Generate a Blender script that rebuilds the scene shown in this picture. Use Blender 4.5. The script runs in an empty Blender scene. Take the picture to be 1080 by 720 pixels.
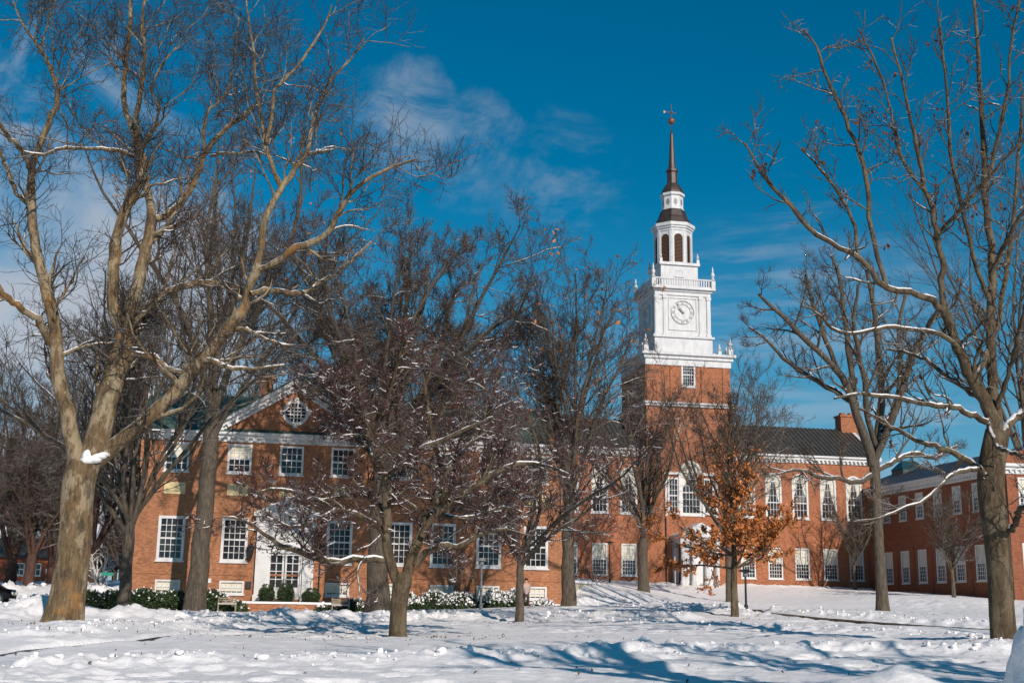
import bpy, math, random
import numpy as np
from mathutils import Vector
random.seed(7)
# ------------------------------------------------------------------ camera
F=1280.; PIT=math.atan(280/1280); AZ=math.radians(10.4); ROLL=.0165; EYE=1.6
fw=np.array([math.sin(AZ)*math.cos(PIT),math.cos(AZ)*math.cos(PIT),math.sin(PIT)])
r0=np.array([math.cos(AZ),-math.sin(AZ),0.]); u0=np.cross(r0,fw)
RV=r0*math.cos(ROLL)+u0*math.sin(ROLL); UV=u0*math.cos(ROLL)-r0*math.sin(ROLL)
CP=np.array([0,0,EYE])
def ray(x,y): return fw*F+RV*(x-540)+UV*(360-y)
def PY(x,y,Y): d=ray(x,y); return CP+d*(Y/d[1])
def PX(x,y,X): d=ray(x,y); return CP+d*(X/d[0])
S=bpy.context.scene; COL=S.collection
cd=bpy.data.cameras.new('camera'); cam=bpy.data.objects.new('camera',cd); COL.objects.link(cam)
cd.sensor_width=36; cd.lens=F/1080*36; cd.clip_start=.1; cd.clip_end=9000
from mathutils import Matrix
M=Matrix([[RV[0],UV[0],-fw[0],0],[RV[1],UV[1],-fw[1],0],[RV[2],UV[2],-fw[2],EYE],[0,0,0,1]])
cam.matrix_world=M; S.camera=cam
# ------------------------------------------------------------------ light, sky, exposure
SUN_AZ=math.radians(13); SUN_EL=math.radians(27)      # az: right of the facades' outward normal (-Y), towards +X
sdir=Vector((math.sin(SUN_AZ)*math.cos(SUN_EL),-math.cos(SUN_AZ)*math.cos(SUN_EL),math.sin(SUN_EL)))
sl=bpy.data.lights.new('sun','SUN'); sl.energy=4.45; sl.angle=math.radians(.53); sl.color=(1,.89,.795)
so=bpy.data.objects.new('sun',sl); COL.objects.link(so); so.rotation_euler=sdir.to_track_quat('Z','Y').to_euler(); so.location=(60,-60,80)
W=bpy.data.worlds.new('World'); S.world=W; W.use_nodes=True
nt=W.node_tree; nt.nodes.clear(); N=nt.nodes.new; L=nt.links.new
wo=N('ShaderNodeOutputWorld'); bg=N('ShaderNodeBackground'); bg.inputs[1].default_value=.078
sky=N('ShaderNodeTexSky'); sky.sky_type='NISHITA'; sky.sun_disc=False; sky.sun_elevation=SUN_EL
sky.sun_rotation=math.atan2(sdir.x,sdir.y); sky.air_density=1.0; sky.dust_density=.35; sky.ozone_density=2.2; sky.altitude=150
tint=N('ShaderNodeMix'); tint.data_type='RGBA'; tint.blend_type='MULTIPLY'; tint.inputs[0].default_value=1
tint.inputs[7].default_value=(.0,.76,.98,1)
L(sky.outputs[0],tint.inputs[6])
tc=N('ShaderNodeTexCoord')
def vmath(op,a,b=None,v=None):
    n=N('ShaderNodeVectorMath'); n.operation=op; L(a,n.inputs[0])
    if b is not None: L(b,n.inputs[1])
    if v is not None: n.inputs[1].default_value=v
    return n
def fm(op,a,b,c=None,clamp=False):
    n=N('ShaderNodeMath'); n.operation=op; n.use_clamp=clamp
    for i,q in enumerate((a,b,c)):
        if q is None: continue
        if hasattr(q,'links'): L(q,n.inputs[i])
        else: n.inputs[i].default_value=q
    return n.outputs[0]
def smooth(v,a,b):
    n=N('ShaderNodeMapRange'); n.interpolation_type='SMOOTHSTEP'; L(v,n.inputs[0]); n.inputs[1].default_value=a; n.inputs[2].default_value=b
    return n.outputs[0]
def noise(scale,sx,detail,rough,off,dist=0.):
    mp=N('ShaderNodeMapping'); mp.inputs[3].default_value=sx; mp.inputs[1].default_value=off; L(tc.outputs['Generated'],mp.inputs[0])
    n=N('ShaderNodeTexNoise'); n.inputs['Scale'].default_value=scale; n.inputs['Detail'].default_value=detail; n.inputs['Roughness'].default_value=rough
    n.inputs['Distortion'].default_value=dist; L(mp.outputs[0],n.inputs[0]); return n.outputs[0]
def blob(px,py,r_in,r_out):       # soft region of the sky round a direction
    d=ray(px,py); d=d/np.linalg.norm(d)
    dp=vmath('DOT_PRODUCT',tc.outputs['Generated'],v=tuple(d)).outputs['Value']
    dp=fm('ADD',dp,fm('MULTIPLY',fm('SUBTRACT',noise(9,(1,1,1),6,.65,(px*.01,py*.01,.3),.6),.5),2.6*(1-math.cos(r_out))))
    return smooth(dp,math.cos(r_out),math.cos(r_in))
wisp=noise(8,(1,1,1.3),10,.66,(3.1,1.7,.4),.9)
n1=smooth(wisp,.42,.72)
c1=fm('MULTIPLY',smooth(wisp,.34,.58),blob(420,128,.0,.055)); c2=fm('MAXIMUM',fm('MULTIPLY',smooth(wisp,.38,.66),blob(490,162,.0,.055)),fm('MULTIPLY',n1,blob(590,195,.0,.065)))
band=noise(5,(1,1,9),8,.6,(.3,2.2,1.1),.3)
c3=fm('MULTIPLY',smooth(band,.42,.62),fm('MULTIPLY',blob(850,440,.03,.20),.5))
bigc=noise(3.2,(1,1,2),8,.55,(5.3,.7,2.1),.2)
c4=fm('MULTIPLY',smooth(bigc,.30,.52),blob(5,385,.12,.25))
sep=N('ShaderNodeSeparateXYZ'); L(tc.outputs['Generated'],sep.inputs[0])
low=smooth(sep.outputs[2],.36,.0)
c5=fm('MULTIPLY',fm('POWER',low,1.3),.75)
cs=fm('MAXIMUM',fm('MAXIMUM',fm('MULTIPLY',c1,.50),fm('MULTIPLY',c2,.34)),fm('MAXIMUM',fm('MULTIPLY',c3,.55),fm('MULTIPLY',c4,.9)))
hz_=N('ShaderNodeMix'); hz_.data_type='RGBA'; L(c5,hz_.inputs[0]); L(tint.outputs[2],hz_.inputs[6]); hz_.inputs[7].default_value=(2.8,4.9,6.9,1)
mx=N('ShaderNodeMix'); mx.data_type='RGBA'; L(cs,mx.inputs[0]); L(hz_.outputs[2],mx.inputs[6]); mx.inputs[7].default_value=(6.2,6.6,7.4,1)
L(mx.outputs[2],bg.inputs[0]); L(bg.outputs[0],wo.inputs[0])
S.view_settings.view_transform='Standard'; S.view_settings.look='None'; S.view_settings.exposure=0; S.view_settings.gamma=1
S.render.engine='CYCLES'; S.cycles.max_bounces=6
# ------------------------------------------------------------------ materials
class NT:
    def __init__(s,name):
        m=bpy.data.materials.new(name); m.use_nodes=True; s.m=m; s.t=m.node_tree; s.t.nodes.clear()
        s.out=s.t.nodes.new('ShaderNodeOutputMaterial'); s.b=s.t.nodes.new('ShaderNodeBsdfPrincipled'); s.t.links.new(s.b.outputs[0],s.out.inputs[0])
        s.tc=s.t.nodes.new('ShaderNodeTexCoord'); s.geo=s.t.nodes.new('ShaderNodeNewGeometry')
    def n(s,k): return s.t.nodes.new(k)
    def l(s,a,b): s.t.links.new(a,b)
    def noise(s,scale,detail=4,rough=.5,coord=None,sc=None,dist=0):
        n=s.n('ShaderNodeTexNoise'); n.inputs['Scale'].default_value=scale; n.inputs['Detail'].default_value=detail; n.inputs['Roughness'].default_value=rough; n.inputs['Distortion'].default_value=dist
        c=coord or s.geo.outputs['Position']
        if sc: mp=s.n('ShaderNodeMapping'); mp.inputs[3].default_value=sc; s.l(c,mp.inputs[0]); c=mp.outputs[0]
        s.l(c,n.inputs[0]); return n.outputs[0]
    def ramp(s,v,stops):
        r=s.n('ShaderNodeValToRGB'); e=r.color_ramp.elements
        while len(e)<len(stops): e.new(.5)
        for q,(p,c) in zip(e,stops): q.position=p; q.color=(*c,1)
        s.l(v,r.inputs[0]); return r.outputs[0]
    def mix(s,f,a,b,mode='MIX'):
        n=s.n('ShaderNodeMix'); n.data_type='RGBA'; n.blend_type=mode
        for i,q in ((0,f),(6,a),(7,b)):
            if hasattr(q,'links'): s.l(q,n.inputs[i])
            else: n.inputs[i].default_value=q if i==0 else (*q,1)
        return n.outputs[2]
    def rng(s,v,a,b,c=0,d=1):
        n=s.n('ShaderNodeMapRange'); s.l(v,n.inputs[0])
        for i,q in enumerate((a,b,c,d)): n.inputs[i+1].default_value=q
        return n.outputs[0]
    def bump(s,h,st,dist=.02):
        n=s.n('ShaderNodeBump'); n.inputs['Strength'].default_value=st; n.inputs['Distance'].default_value=dist; s.l(h,n.inputs['Height']); s.l(n.outputs[0],s.b.inputs['Normal'])
    def col(s,c,rough=.7,spec=.3,metal=0):
        if hasattr(c,'links'): s.l(c,s.b.inputs['Base Color'])
        else: s.b.inputs['Base Color'].default_value=(*c,1)
        s.b.inputs['Roughness'].default_value=rough; s.b.inputs['Specular IOR Level'].default_value=spec; s.b.inputs['Metallic'].default_value=metal
        return s.m
def simple(name,c,var=.15,scale=3,rough=.6,spec=.3,metal=0,bump=0,sc=None):
    t=NT(name); n=t.noise(scale,5,.6,sc=sc); lo=tuple(x*(1-var) for x in c); hi=tuple(min(1,x*(1+var)) for x in c)
    m=t.col(t.ramp(n,[(.3,lo),(.7,hi)]),rough,spec,metal)
    if bump: t.bump(n,bump)
    return m
def snow_mat(name,base=(.87,.845,.84)):
    t=NT(name); n=t.noise(1.3,6,.6); n2=t.noise(9,5,.65)
    c=t.ramp(n,[(.3,tuple(x*.94 for x in base)),(.7,base)])
    m=t.col(c,.55,.25)
    a=t.n('ShaderNodeMath'); a.operation='MULTIPLY_ADD'; t.l(n2,a.inputs[0]); a.inputs[1].default_value=.5; t.l(n,a.inputs[2]); t.bump(a.outputs[0],.55,.10)
    return m
def brick_mat(name,a,b,mortar,wallaxis='xz',patch=.5):   # colour varies brick by brick, course by course and in weathered patches
    t=NT(name); sep=t.n('ShaderNodeSeparateXYZ'); t.l(t.geo.outputs['Position'],sep.inputs[0])
    u=t.n('ShaderNodeMath'); u.operation='ADD'; t.l(sep.outputs[0],u.inputs[0]); t.l(sep.outputs[1],u.inputs[1])
    cb=t.n('ShaderNodeCombineXYZ'); t.l(u.outputs[0],cb.inputs[0]); t.l(sep.outputs[2],cb.inputs[1])
    br=t.n('ShaderNodeTexBrick'); t.l(cb.outputs[0],br.inputs[0]); br.inputs['Scale'].default_value=1; br.inputs['Brick Width'].default_value=.22; br.inputs['Row Height'].default_value=.075; br.inputs['Mortar Size'].default_value=.006
    br.inputs['Color1'].default_value=(*a,1); br.inputs['Color2'].default_value=(*b,1); br.inputs['Mortar'].default_value=(*mortar,1); br.inputs['Bias'].default_value=-.1
    big=t.noise(.45,6,.65); st=t.noise(1.5,5,.7,sc=(2.2,2.2,.25)); row=t.noise(2.2,6,.75,sc=(1.2,1.2,4))
    c=t.mix(1,br.outputs[0],t.ramp(big,[(.25,(1-patch*.5,)*3),(.75,(1.12,1.1,1.05))]),'MULTIPLY')
    c=t.mix(1,c,t.ramp(st,[(.3,(.86,.84,.84)),(.65,(1.05,1.05,1.05))]),'MULTIPLY')
    c=t.mix(1,c,t.ramp(row,[(.3,(.66,.64,.62)),(.7,(1.3,1.32,1.32))]),'MULTIPLY')
    m=t.col(c,.85,.2); t.bump(br.outputs['Fac'],-.3,.01); return m
def bark_mat(name,c1,c2,snow=.62,snow_amt=1.0,lichen=None,scale=1.,streak=(5,5,.8),pale=None):
    t=NT(name); n=t.noise(2.5*scale,7,.7,sc=streak); n3=t.noise(7*scale,6,.7,sc=(1,1,.35))
    c=t.ramp(n,[(.28,c1),(.72,c2)])
    c=t.mix(1,c,t.ramp(n3,[(.3,(.62,.6,.58)),(.6,(1.1,1.1,1.1))]),'MULTIPLY')
    if pale:
        pn=t.noise(1.7,7,.68,sc=(1,1,.55)); c=t.mix(t.rng(pn,.49,.56,0,.7),c,pale)
        dn=t.noise(2.6,7,.7,sc=(1,1,.4)); c=t.mix(t.rng(dn,.54,.61,0,.7),c,(.055,.042,.03))
    if lichen:
        ln=t.noise(.9,5,.65); c=t.mix(t.rng(ln,.56,.70,0,.6),c,lichen)
    sp=t.n('ShaderNodeSeparateXYZ'); t.l(t.geo.outputs['Normal'],sp.inputs[0])
    sn=t.noise(4.5,3,.5); ad=t.n('ShaderNodeMath'); ad.operation='MULTIPLY_ADD'; t.l(sn,ad.inputs[0]); ad.inputs[1].default_value=.9; t.l(sp.outputs[2],ad.inputs[2])
    f=t.rng(ad.outputs[0],snow+.45,snow+.53,0,snow_amt)
    c=t.mix(f,c,(.80,.81,.84)); m=t.col(c,.85,.15); t.bump(n3,1,.10); return m
MT={}
MT['snow']=snow_mat('snow')
MT['brick_s']=brick_mat('orange_brown_brick',(.42,.165,.074),(.235,.078,.038),(.42,.30,.20))
MT['brick_b']=brick_mat('red_brick',(.40,.142,.063),(.26,.079,.039),(.36,.23,.16),patch=.3)
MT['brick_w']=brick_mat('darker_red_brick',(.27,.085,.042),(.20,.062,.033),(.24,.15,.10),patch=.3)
MT['white']=simple('white_paint',(.60,.59,.58),.08,2,.5,.35)
MT['white2']=simple('white_tower_paint',(.54,.54,.545),.13,2.2,.55,.3,sc=(1,1,.35))
MT['stone']=simple('pale_stone',(.52,.45,.33),.15,2,.8,.2)
MT['cream']=simple('cream_panel',(.62,.50,.28),.1,2,.8,.2)
MT['glass']=None
t=NT('window_glass'); g=t.noise(.8,3,.6); MT['glass']=t.col(t.ramp(g,[(.35,(.012,.012,.016)),(.7,(.05,.045,.045))]),.08,.6)
MT['blind']=simple('cream_blind',(.62,.58,.46),.12,1.5,.7,.4)
MT['roof_g']=simple('green_slate_roof',(.055,.10,.085),.4,1.6,.7,.3,sc=(1,1,6),bump=.3)
MT['roof_b']=simple('dark_metal_roof',(.055,.052,.045),.2,1.2,.45,.4)
MT['copper']=simple('brown_copper',(.055,.038,.032),.3,1.5,.5,.5,.3)
MT['louver']=simple('brown_louver',(.13,.07,.045),.2,3,.6,.3)
MT['black']=simple('black_metal',(.02,.02,.022),.2,5,.4,.4)
MT['gold']=simple('gilded_metal',(.20,.09,.05),.15,5,.5,.4,.5)
MT['grey']=simple('grey_metal',(.2,.2,.2),.15,5,.5,.4)
MT['bark1']=bark_mat('pale_bark',(.06,.043,.026),(.26,.18,.10),.62,.8,(.36,.17,.045),pale=(.36,.29,.19))
MT['bark2']=bark_mat('brown_bark',(.038,.028,.019),(.155,.112,.07),.62,.7,pale=(.17,.135,.085))
MT['twig1']=bark_mat('fine_twig_bark',(.04,.031,.025),(.105,.08,.06),.72,.5)
MT['bark3']=bark_mat('dark_bark',(.045,.025,.021),(.14,.075,.056),.62,.5)
MT['bark4']=bark_mat('grey_bark',(.05,.041,.032),(.165,.132,.098),.66)
MT['bark5']=bark_mat('reddish_twig_bark',(.055,.038,.029),(.14,.095,.066),.70,.5)
MT['bark6']=bark_mat('dim_twig_bark',(.055,.042,.033),(.135,.10,.075),.70,.5)
MT['birch']=bark_mat('white_bark',(.45,.42,.38),(.6,.58,.54),.4)
MT['berry']=simple('dark_red_fruit',(.075,.022,.022),.5,9,.5,.4)
MT['leaf_o']=simple('orange_oak_leaf',(.44,.155,.042),.55,6,.7,.3)
MT['leaf_b']=simple('dry_brown_leaf',(.10,.045,.032),.5,6,.7,.2)
MT['leaf_g']=simple('evergreen_leaf',(.035,.06,.02),.6,7,.5,.4)
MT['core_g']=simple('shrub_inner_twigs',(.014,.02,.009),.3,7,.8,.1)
MT['asphalt']=simple('wet_asphalt',(.045,.044,.045),.25,3,.45,.4,bump=.2)
MT['wood']=simple('weathered_wood',(.24,.20,.15),.15,6,.7,.2)
MT['dirt']=simple('leaf_litter',(.10,.07,.045),.5,8,.9,.1,bump=.4)
# ------------------------------------------------------------------ mesh helpers
def tag(o,label=None,cat=None,group=None,kind=None):
    if label: o['label']=label
    if cat: o['category']=cat
    if group: o['group']=group
    if kind: o['kind']=kind
    return o
WL={}   # world location of each empty
def thing(name,label,cat,loc,group=None):
    o=bpy.data.objects.new(name,None); COL.objects.link(o); o.location=loc; o.empty_display_size=.5
    WL[o.name]=np.array(loc,float); return tag(o,label,cat,group)
def mesh_from(V,Fa,name,mats,mi=None,smooth=False):
    me=bpy.data.meshes.new(name); V=np.asarray(V,np.float32)
    if isinstance(Fa,np.ndarray):
        k=Fa.shape[1]; nf=len(Fa); me.vertices.add(len(V)); me.vertices.foreach_set('co',V.ravel())
        me.loops.add(nf*k); me.loops.foreach_set('vertex_index',Fa.ravel().astype(np.int32))
        me.polygons.add(nf); me.polygons.foreach_set('loop_start',np.arange(0,nf*k,k,dtype=np.int32)); me.polygons.foreach_set('loop_total',np.full(nf,k,np.int32))
        me.update(calc_edges=True)
    else: me.from_pydata(V.tolist(),[],Fa)
    for m in mats: me.materials.append(m)
    if mi is not None: me.polygons.foreach_set('material_index',np.asarray(mi,np.int32))
    if smooth: me.polygons.foreach_set('use_smooth',np.ones(len(me.polygons),bool))
    me.validate(); return me
def link(name,me,parent=None,loc=None,rz=0):
    o=bpy.data.objects.new(name,me); COL.objects.link(o)
    if parent is not None: o.parent=parent
    if loc is not None: o.location=loc
    o.rotation_euler=(0,0,rz); return o
def wl(p):
    while p is not None and p.name not in WL: p=p.parent
    return WL[p.name] if p is not None else np.zeros(3)
class MB:
    def __init__(s): s.v=[]; s.f=[]; s.m=[]
    def add(s,vs,fs,mi=0):
        b=len(s.v); s.v+=[tuple(map(float,q)) for q in vs]; s.f+=[tuple(b+i for i in f) for f in fs]; s.m+=[mi]*len(fs)
    def hexa(s,p,mi=0): s.add(p,[(0,3,2,1),(4,5,6,7),(0,1,5,4),(1,2,6,5),(2,3,7,6),(3,0,4,7)],mi)
    def box(s,x0,x1,y0,y1,z0,z1,mi=0): s.hexa([(x0,y0,z0),(x1,y0,z0),(x1,y1,z0),(x0,y1,z0),(x0,y0,z1),(x1,y0,z1),(x1,y1,z1),(x0,y1,z1)],mi)
    def prism(s,poly,y0,y1,mi=0):   # polygon in xz extruded along y
        n=len(poly); s.add([(x,y0,z) for x,z in poly]+[(x,y1,z) for x,z in poly],[tuple(range(n)),tuple(range(2*n-1,n-1,-1))]+[(i,i+n,(i+1)%n+n,(i+1)%n) for i in range(n)],mi)
    def prismx(s,poly,x0,x1,mi=0):  # polygon in yz extruded along x
        n=len(poly); s.add([(x0,y,z) for y,z in poly]+[(x1,y,z) for y,z in poly],[tuple(range(n)),tuple(range(2*n-1,n-1,-1))]+[(i,i+n,(i+1)%n+n,(i+1)%n) for i in range(n)],mi)
    def ring(s,cx,cz,ro,ri,y0,y1,a0=0,a1=2*math.pi,n=20,mi=0):
        for k in range(n):
            a=a0+(a1-a0)*k/n; b=a0+(a1-a0)*(k+1)/n
            P=[(ro,a),(ro,b),(ri,b),(ri,a)]; q=[(cx+r*math.cos(t),cz+r*math.sin(t)) for r,t in P]; s.prism(q,y0,y1,mi)
    def lathe(s,cx,cy,prof,n=16,rot=0,mi=0,sq=False):
        b=[]; k=1/math.cos(math.pi/n) if sq else 1
        for r,z in prof: b+=[(cx+r*k*math.cos(rot+2*math.pi*i/n),cy+r*k*math.sin(rot+2*math.pi*i/n),z) for i in range(n)]
        fs=[]
        for j in range(len(prof)-1):
            for i in range(n): fs.append((j*n+i,j*n+(i+1)%n,(j+1)*n+(i+1)%n,(j+1)*n+i))
        fs.append(tuple(range(n-1,-1,-1))); fs.append(tuple((len(prof)-1)*n+i for i in range(n))); s.add(b,fs,mi)
    def tube(s,a,b,r0,r1=None,n=8,mi=0):
        r1=r0 if r1 is None else r1; a=Vector(a); b=Vector(b); d=(b-a).normalized(); p=d.orthogonal().normalized(); q=d.cross(p)
        vs=[tuple(a+(p*math.cos(t)+q*math.sin(t))*r0) for t in [2*math.pi*i/n for i in range(n)]]+[tuple(b+(p*math.cos(t)+q*math.sin(t))*r1) for t in [2*math.pi*i/n for i in range(n)]]
        s.add(vs,[(i,(i+1)%n,(i+1)%n+n,i+n) for i in range(n)]+[tuple(range(n-1,-1,-1)),tuple(range(n,2*n))],mi)
    def mesh(s,name,mats,off=(0,0,0),smooth=False):
        if not isinstance(mats,(list,tuple)): mats=[mats]
        return mesh_from(np.array(s.v)-np.array(off),s.f,name,mats,s.m,smooth)
    def build(s,name,mats,parent=None,smooth=False,label=None):
        o=link(name,s.mesh(name,mats,wl(parent),smooth),parent)
        if label: o['label']=label
        return o
# ------------------------------------------------------------------ terrain
def h2(ix,iy,seed): 
    n=(ix.astype(np.int64)*374761393+iy.astype(np.int64)*668265263+seed*974711)&0x7fffffff
    n=((n^(n>>13))*1274126177)&0x7fffffff; return ((n^(n>>16))&0xffffff)/float(0xffffff)
def vnoise(x,y,seed=0):
    ix=np.floor(x);iy=np.floor(y);fx=x-ix;fy=y-iy;ix=ix.astype(np.int64);iy=iy.astype(np.int64);fx=fx*fx*(3-2*fx);fy=fy*fy*(3-2*fy)
    a=h2(ix,iy,seed);b=h2(ix+1,iy,seed);c=h2(ix,iy+1,seed);d=h2(ix+1,iy+1,seed)
    return (a+(b-a)*fx)*(1-fy)+(c+(d-c)*fx)*fy
def fbm(x,y,seed=0,o=4,g=.5):
    s=0;a=1;t=0
    for k in range(o): s=s+a*vnoise(x*2**k+k*17.3,y*2**k-k*9.1,seed+k); t+=a; a*=g
    return s/t
def bumps(x,y,cell,seed,dens=1.):     # rounded chunks at jittered cells
    out=np.zeros_like(x); ix=np.floor(x/cell); iy=np.floor(y/cell)
    for dx in (-1,0,1):
        for dy in (-1,0,1):
            cx=ix+dx; cy=iy+dy; jx=(cx+h2(cx,cy,seed))*cell; jy=(cy+h2(cx,cy,seed+1))*cell; r=cell*(.25+.5*h2(cx,cy,seed+2)); on=h2(cx,cy,seed+3)<dens
            d2=((x-jx)**2+(y-jy)**2)/r**2; out=np.maximum(out,np.where(on,np.sqrt(np.clip(1-d2,0,1))*r,0))
    return out
_c=[(0,719,20),(270,719,20),(540,719,20),(810,719,20),(1080,719,20),
 (0,692,27),(270,690,28),(540,690,28),(810,692,28),(1075,700,25),
 (70,658,36),(270,672,40),(420,670,40),(640,668,42),(850,672,40),(1058,681,33),
 (0,650,50),(130,647,52),(300,652,58),(548,655,58),(775,650,60),(930,644,66),(1060,664,50),
 (205,641,80),(397,641,82),(500,642,82),(599,639,82),(20,640,85),(300,645,80),
 (650,637,95),(720,630,110),(679,623,112),(850,630,110),(930,628,105),(1003,631,100),(1075,640,92),(1075,634,100),
 (650,613,130),(750,616,130),(870,620,130),(914,622,130),(30,616,130),(60,612,160)]
CT=[PY(x,y,Y) for x,y,Y in _c]
CT+=[np.array(q,float) for q in [(-9,92,1.4),(0,92,1.4),(10,92,1.45),(20,92,1.6),(-3,87,.95),(4,87,.95),(12,87,1.05),(-9,87,1.0),(-5,80,.9),(4,80,.9),(24,96,3.4),(24,110,4.4),(-14,92,1.4),(-60,100,2.2),(-60,160,3),(0,0,0),(-20,0,0),(20,0,0),(0,-30,-.3),(30,150,4.8),(60,160,4.5),(110,120,4),(100,60,2.5),(110,160,4.8),(-60,40,.8),(45,10,.2),(0,10,.2)]]
CT=np.array(CT); _n=len(CT)
def _U(r2): return np.where(r2>1e-9,r2*np.log(np.maximum(r2,1e-9)),0)
_d=((CT[:,None,:2]-CT[None,:,:2])**2).sum(-1)/1e4
_K=np.zeros((_n+3,_n+3)); _K[:_n,:_n]=_U(_d)+np.eye(_n)*.002; _K[:_n,_n]=1; _K[:_n,_n+1:]=CT[:,:2]/100; _K[_n,:_n]=1; _K[_n+1:,:_n]=CT[:,:2].T/100
_w=np.linalg.solve(_K,np.concatenate([CT[:,2],[0,0,0]]))
def G0(x,y):
    x=np.atleast_1d(np.asarray(x,float)); y=np.atleast_1d(np.asarray(y,float)); sh=x.shape; x=x.ravel(); y=y.ravel(); out=np.empty(len(x))
    xc=np.clip(x,-90,130); yc=np.clip(y,-30,175)
    for i in range(0,len(x),60000):
        a=xc[i:i+60000]; b=yc[i:i+60000]; r=((a[:,None]-CT[None,:,0])**2+(b[:,None]-CT[None,:,1])**2)/1e4
        out[i:i+60000]=_U(r)@_w[:_n]+_w[_n]+_w[_n+1]*a/100+_w[_n+2]*b/100
    return out.reshape(sh)
def PG(px,py,z0=0):
    d=ray(px,py); ts=np.linspace(14/d[1],175/d[1],1500); P=CP[None]+d[None]*ts[:,None]; g=G0(P[:,0],P[:,1])+z0
    k=np.argmax(P[:,2]<g)
    return P[k] if (P[:,2]<g).any() else P[-1]
def gz(x,y): return float(G0(x,y)[0])
def line(*pts): return np.array([PG(*p)[:2] if len(p)==2 else PY(*p)[:2] for p in pts])
def dseg(x,y,PL):
    best=np.full(x.shape,1e9); sid=np.zeros(x.shape)
    for a,b in zip(PL[:-1],PL[1:]):
        ab=b-a; t=np.clip(((x-a[0])*ab[0]+(y-a[1])*ab[1])/(ab@ab),0,1); dx=x-a[0]-t*ab[0]; dy=y-a[1]-t*ab[1]; d=np.hypot(dx,dy)
        cr=ab[0]*dy-ab[1]*dx; m=d<best; best=np.where(m,d,best); sid=np.where(m,np.sign(cr),sid)
    return best,sid
# plough banks: polyline, height, half width
BANKS=[(line((-60,708),(150,703),(400,698),(700,690),(880,688),(1100,694)),.20,1.1,1.0),
 (line((-40,672),(60,672),(170,662),(300,655),(420,648),(520,647)) ,.17,1.1,.9),
 (line((150,651),(250,655),(360,655),(470,651),(560,650),(640,649),(720,652)),.25,1.2,1.),
 (line((560,652),(640,656),(760,661),(880,666),(1000,672),(1100,684)) ,.15,1.4,.9),
 (line((690,640),(780,643),(880,649),(960,655),(1040,660),(1100,664)) ,.2,.8,.9),
 (line((600,638),(660,636),(720,641),(790,646)) ,.26,1.5,1.),
 (line((-60,648),(0,649),(30,650),(60,645)),.6,1.6,1.),
 (line((-60,628),(10,627),(50,625),(100,628),(150,627)),.7,1.6,1.),
 (np.array([(22,129.2),(40,129.0),(41.3,129)]),.22,.6,1.),(np.array([(48.2,129),(65,129.2)]),.2,.6,1.)]
PATH1=line((-30,694),(30,684),(140,675.5),(250,668.5),(330,661),(400,656),(470,652))      # dark edge of the cleared walk on the left
PATH2=line((700,634.5),(730,638.5),(765,640),(800,645),(860,651),(940,657),(1040,663))
ROAD=line((-200,640),(-30,636),(30,634),(90,633))
def GD(x,y):
    z=G0(x,y); far=np.clip((np.hypot(x,y)-170)/200,0,1)
    near=1-far; z=z+(fbm(x*.22,y*.22,3,4)-.5)*.22*near+(fbm(x*1.1,y*1.1,9,4)-.5)*.07*near
    # footprints and trodden places
    fp=vnoise(x*.15,y*.15,41); z=z-bumps(x,y,.62,77,.5)*.30*np.clip((fp-.42)*4,0,1)*near; z=z+(fbm(x*3.3,y*3.3,19,3)-.5)*.05*near
    lump=bumps(x,y,.55,11,.7)*.7+bumps(x+3,y-7,.33,21,.8)*.9+bumps(x,y+5,1.0,31,.4)*.35+fbm(x*1.6,y*1.6,5,4)*.35+np.abs(fbm(x*2.6,y*2.6,25,4)-.5)*.7
    for PL,h,w,dn in BANKS:
        bb=PL.min(0)-4; be=PL.max(0)+4; m=(x>bb[0])&(x<be[0])&(y>bb[1])&(y<be[1])
        if not m.any(): continue
        xm=x[m]; ym=y[m]; d,_=dseg(xm,ym,PL); ww=w*(.7+.7*vnoise(xm*.5,ym*.5,61)); k=np.exp(-(d/ww)**2)
        amp=h*(.35+.9*fbm(xm*.6,ym*.6,71,3))
        z[m]+=k*(amp*.55+lump[m]*amp*1.5)
    for PL,w,dp in ((PATH1,.15,.10),(PATH2,.4,.08)):
        bb=PL.min(0)-3; be=PL.max(0)+3; m=(x>bb[0])&(x<be[0])&(y>bb[1])&(y<be[1])
        d,_=dseg(x[m],y[m],PL); k=np.clip(1.8-d/w,0,1); z[m]=z[m]*(1-k)+(G0(x[m],y[m])-dp)*k
    d,_=dseg(x,y,ROAD); k=np.clip((4.6-d)/.7,0,1); z=z*(1-k)+(G0(x,y)-.12)*k
    # snow lumps at the edge of the bank nearest the camera
    for px,py,h,w in ((948,716,.26,.5),(700,702,.12,.5)):
        c=PG(px,py); r=np.hypot(x-c[0],y-c[1]); z=z+h*np.exp(-(r/w)**2)
    return z
th=np.concatenate([np.linspace(-math.pi,-.45,30)[:-1],np.linspace(-.45,.86,860),np.linspace(.86,math.pi,40)[1:-1]])   # azimuth from +Y to +X
rr=np.concatenate([np.geomspace(1.,15,26)[:-1],np.geomspace(15,165,640),np.geomspace(165,5000,32)[1:]])
TH,RR=np.meshgrid(th,rr); X=RR*np.sin(TH); Y=RR*np.cos(TH); Z=GD(X,Y)
V=np.stack([X.ravel(),Y.ravel(),Z.ravel()],1); nc=len(th); nr=len(rr)
i=np.arange(nr-1)[:,None]*nc; j=np.arange(nc)[None]; jn=(j+1)%nc
FQ=np.stack([i+j,i+nc+j,i+nc+jn,i+jn],-1).reshape(-1,4)[:, ::-1]
ground=link('ground',mesh_from(V,FQ,'ground',[MT['snow']],None,True)); tag(ground,'snow covered lawn with ploughed banks and soft tree shadows','ground',kind='structure')
cap=MB(); cap.add([(math.sin(a),math.cos(a),gz(0,0)) for a in th],[tuple(range(len(th)))[::-1]])
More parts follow.
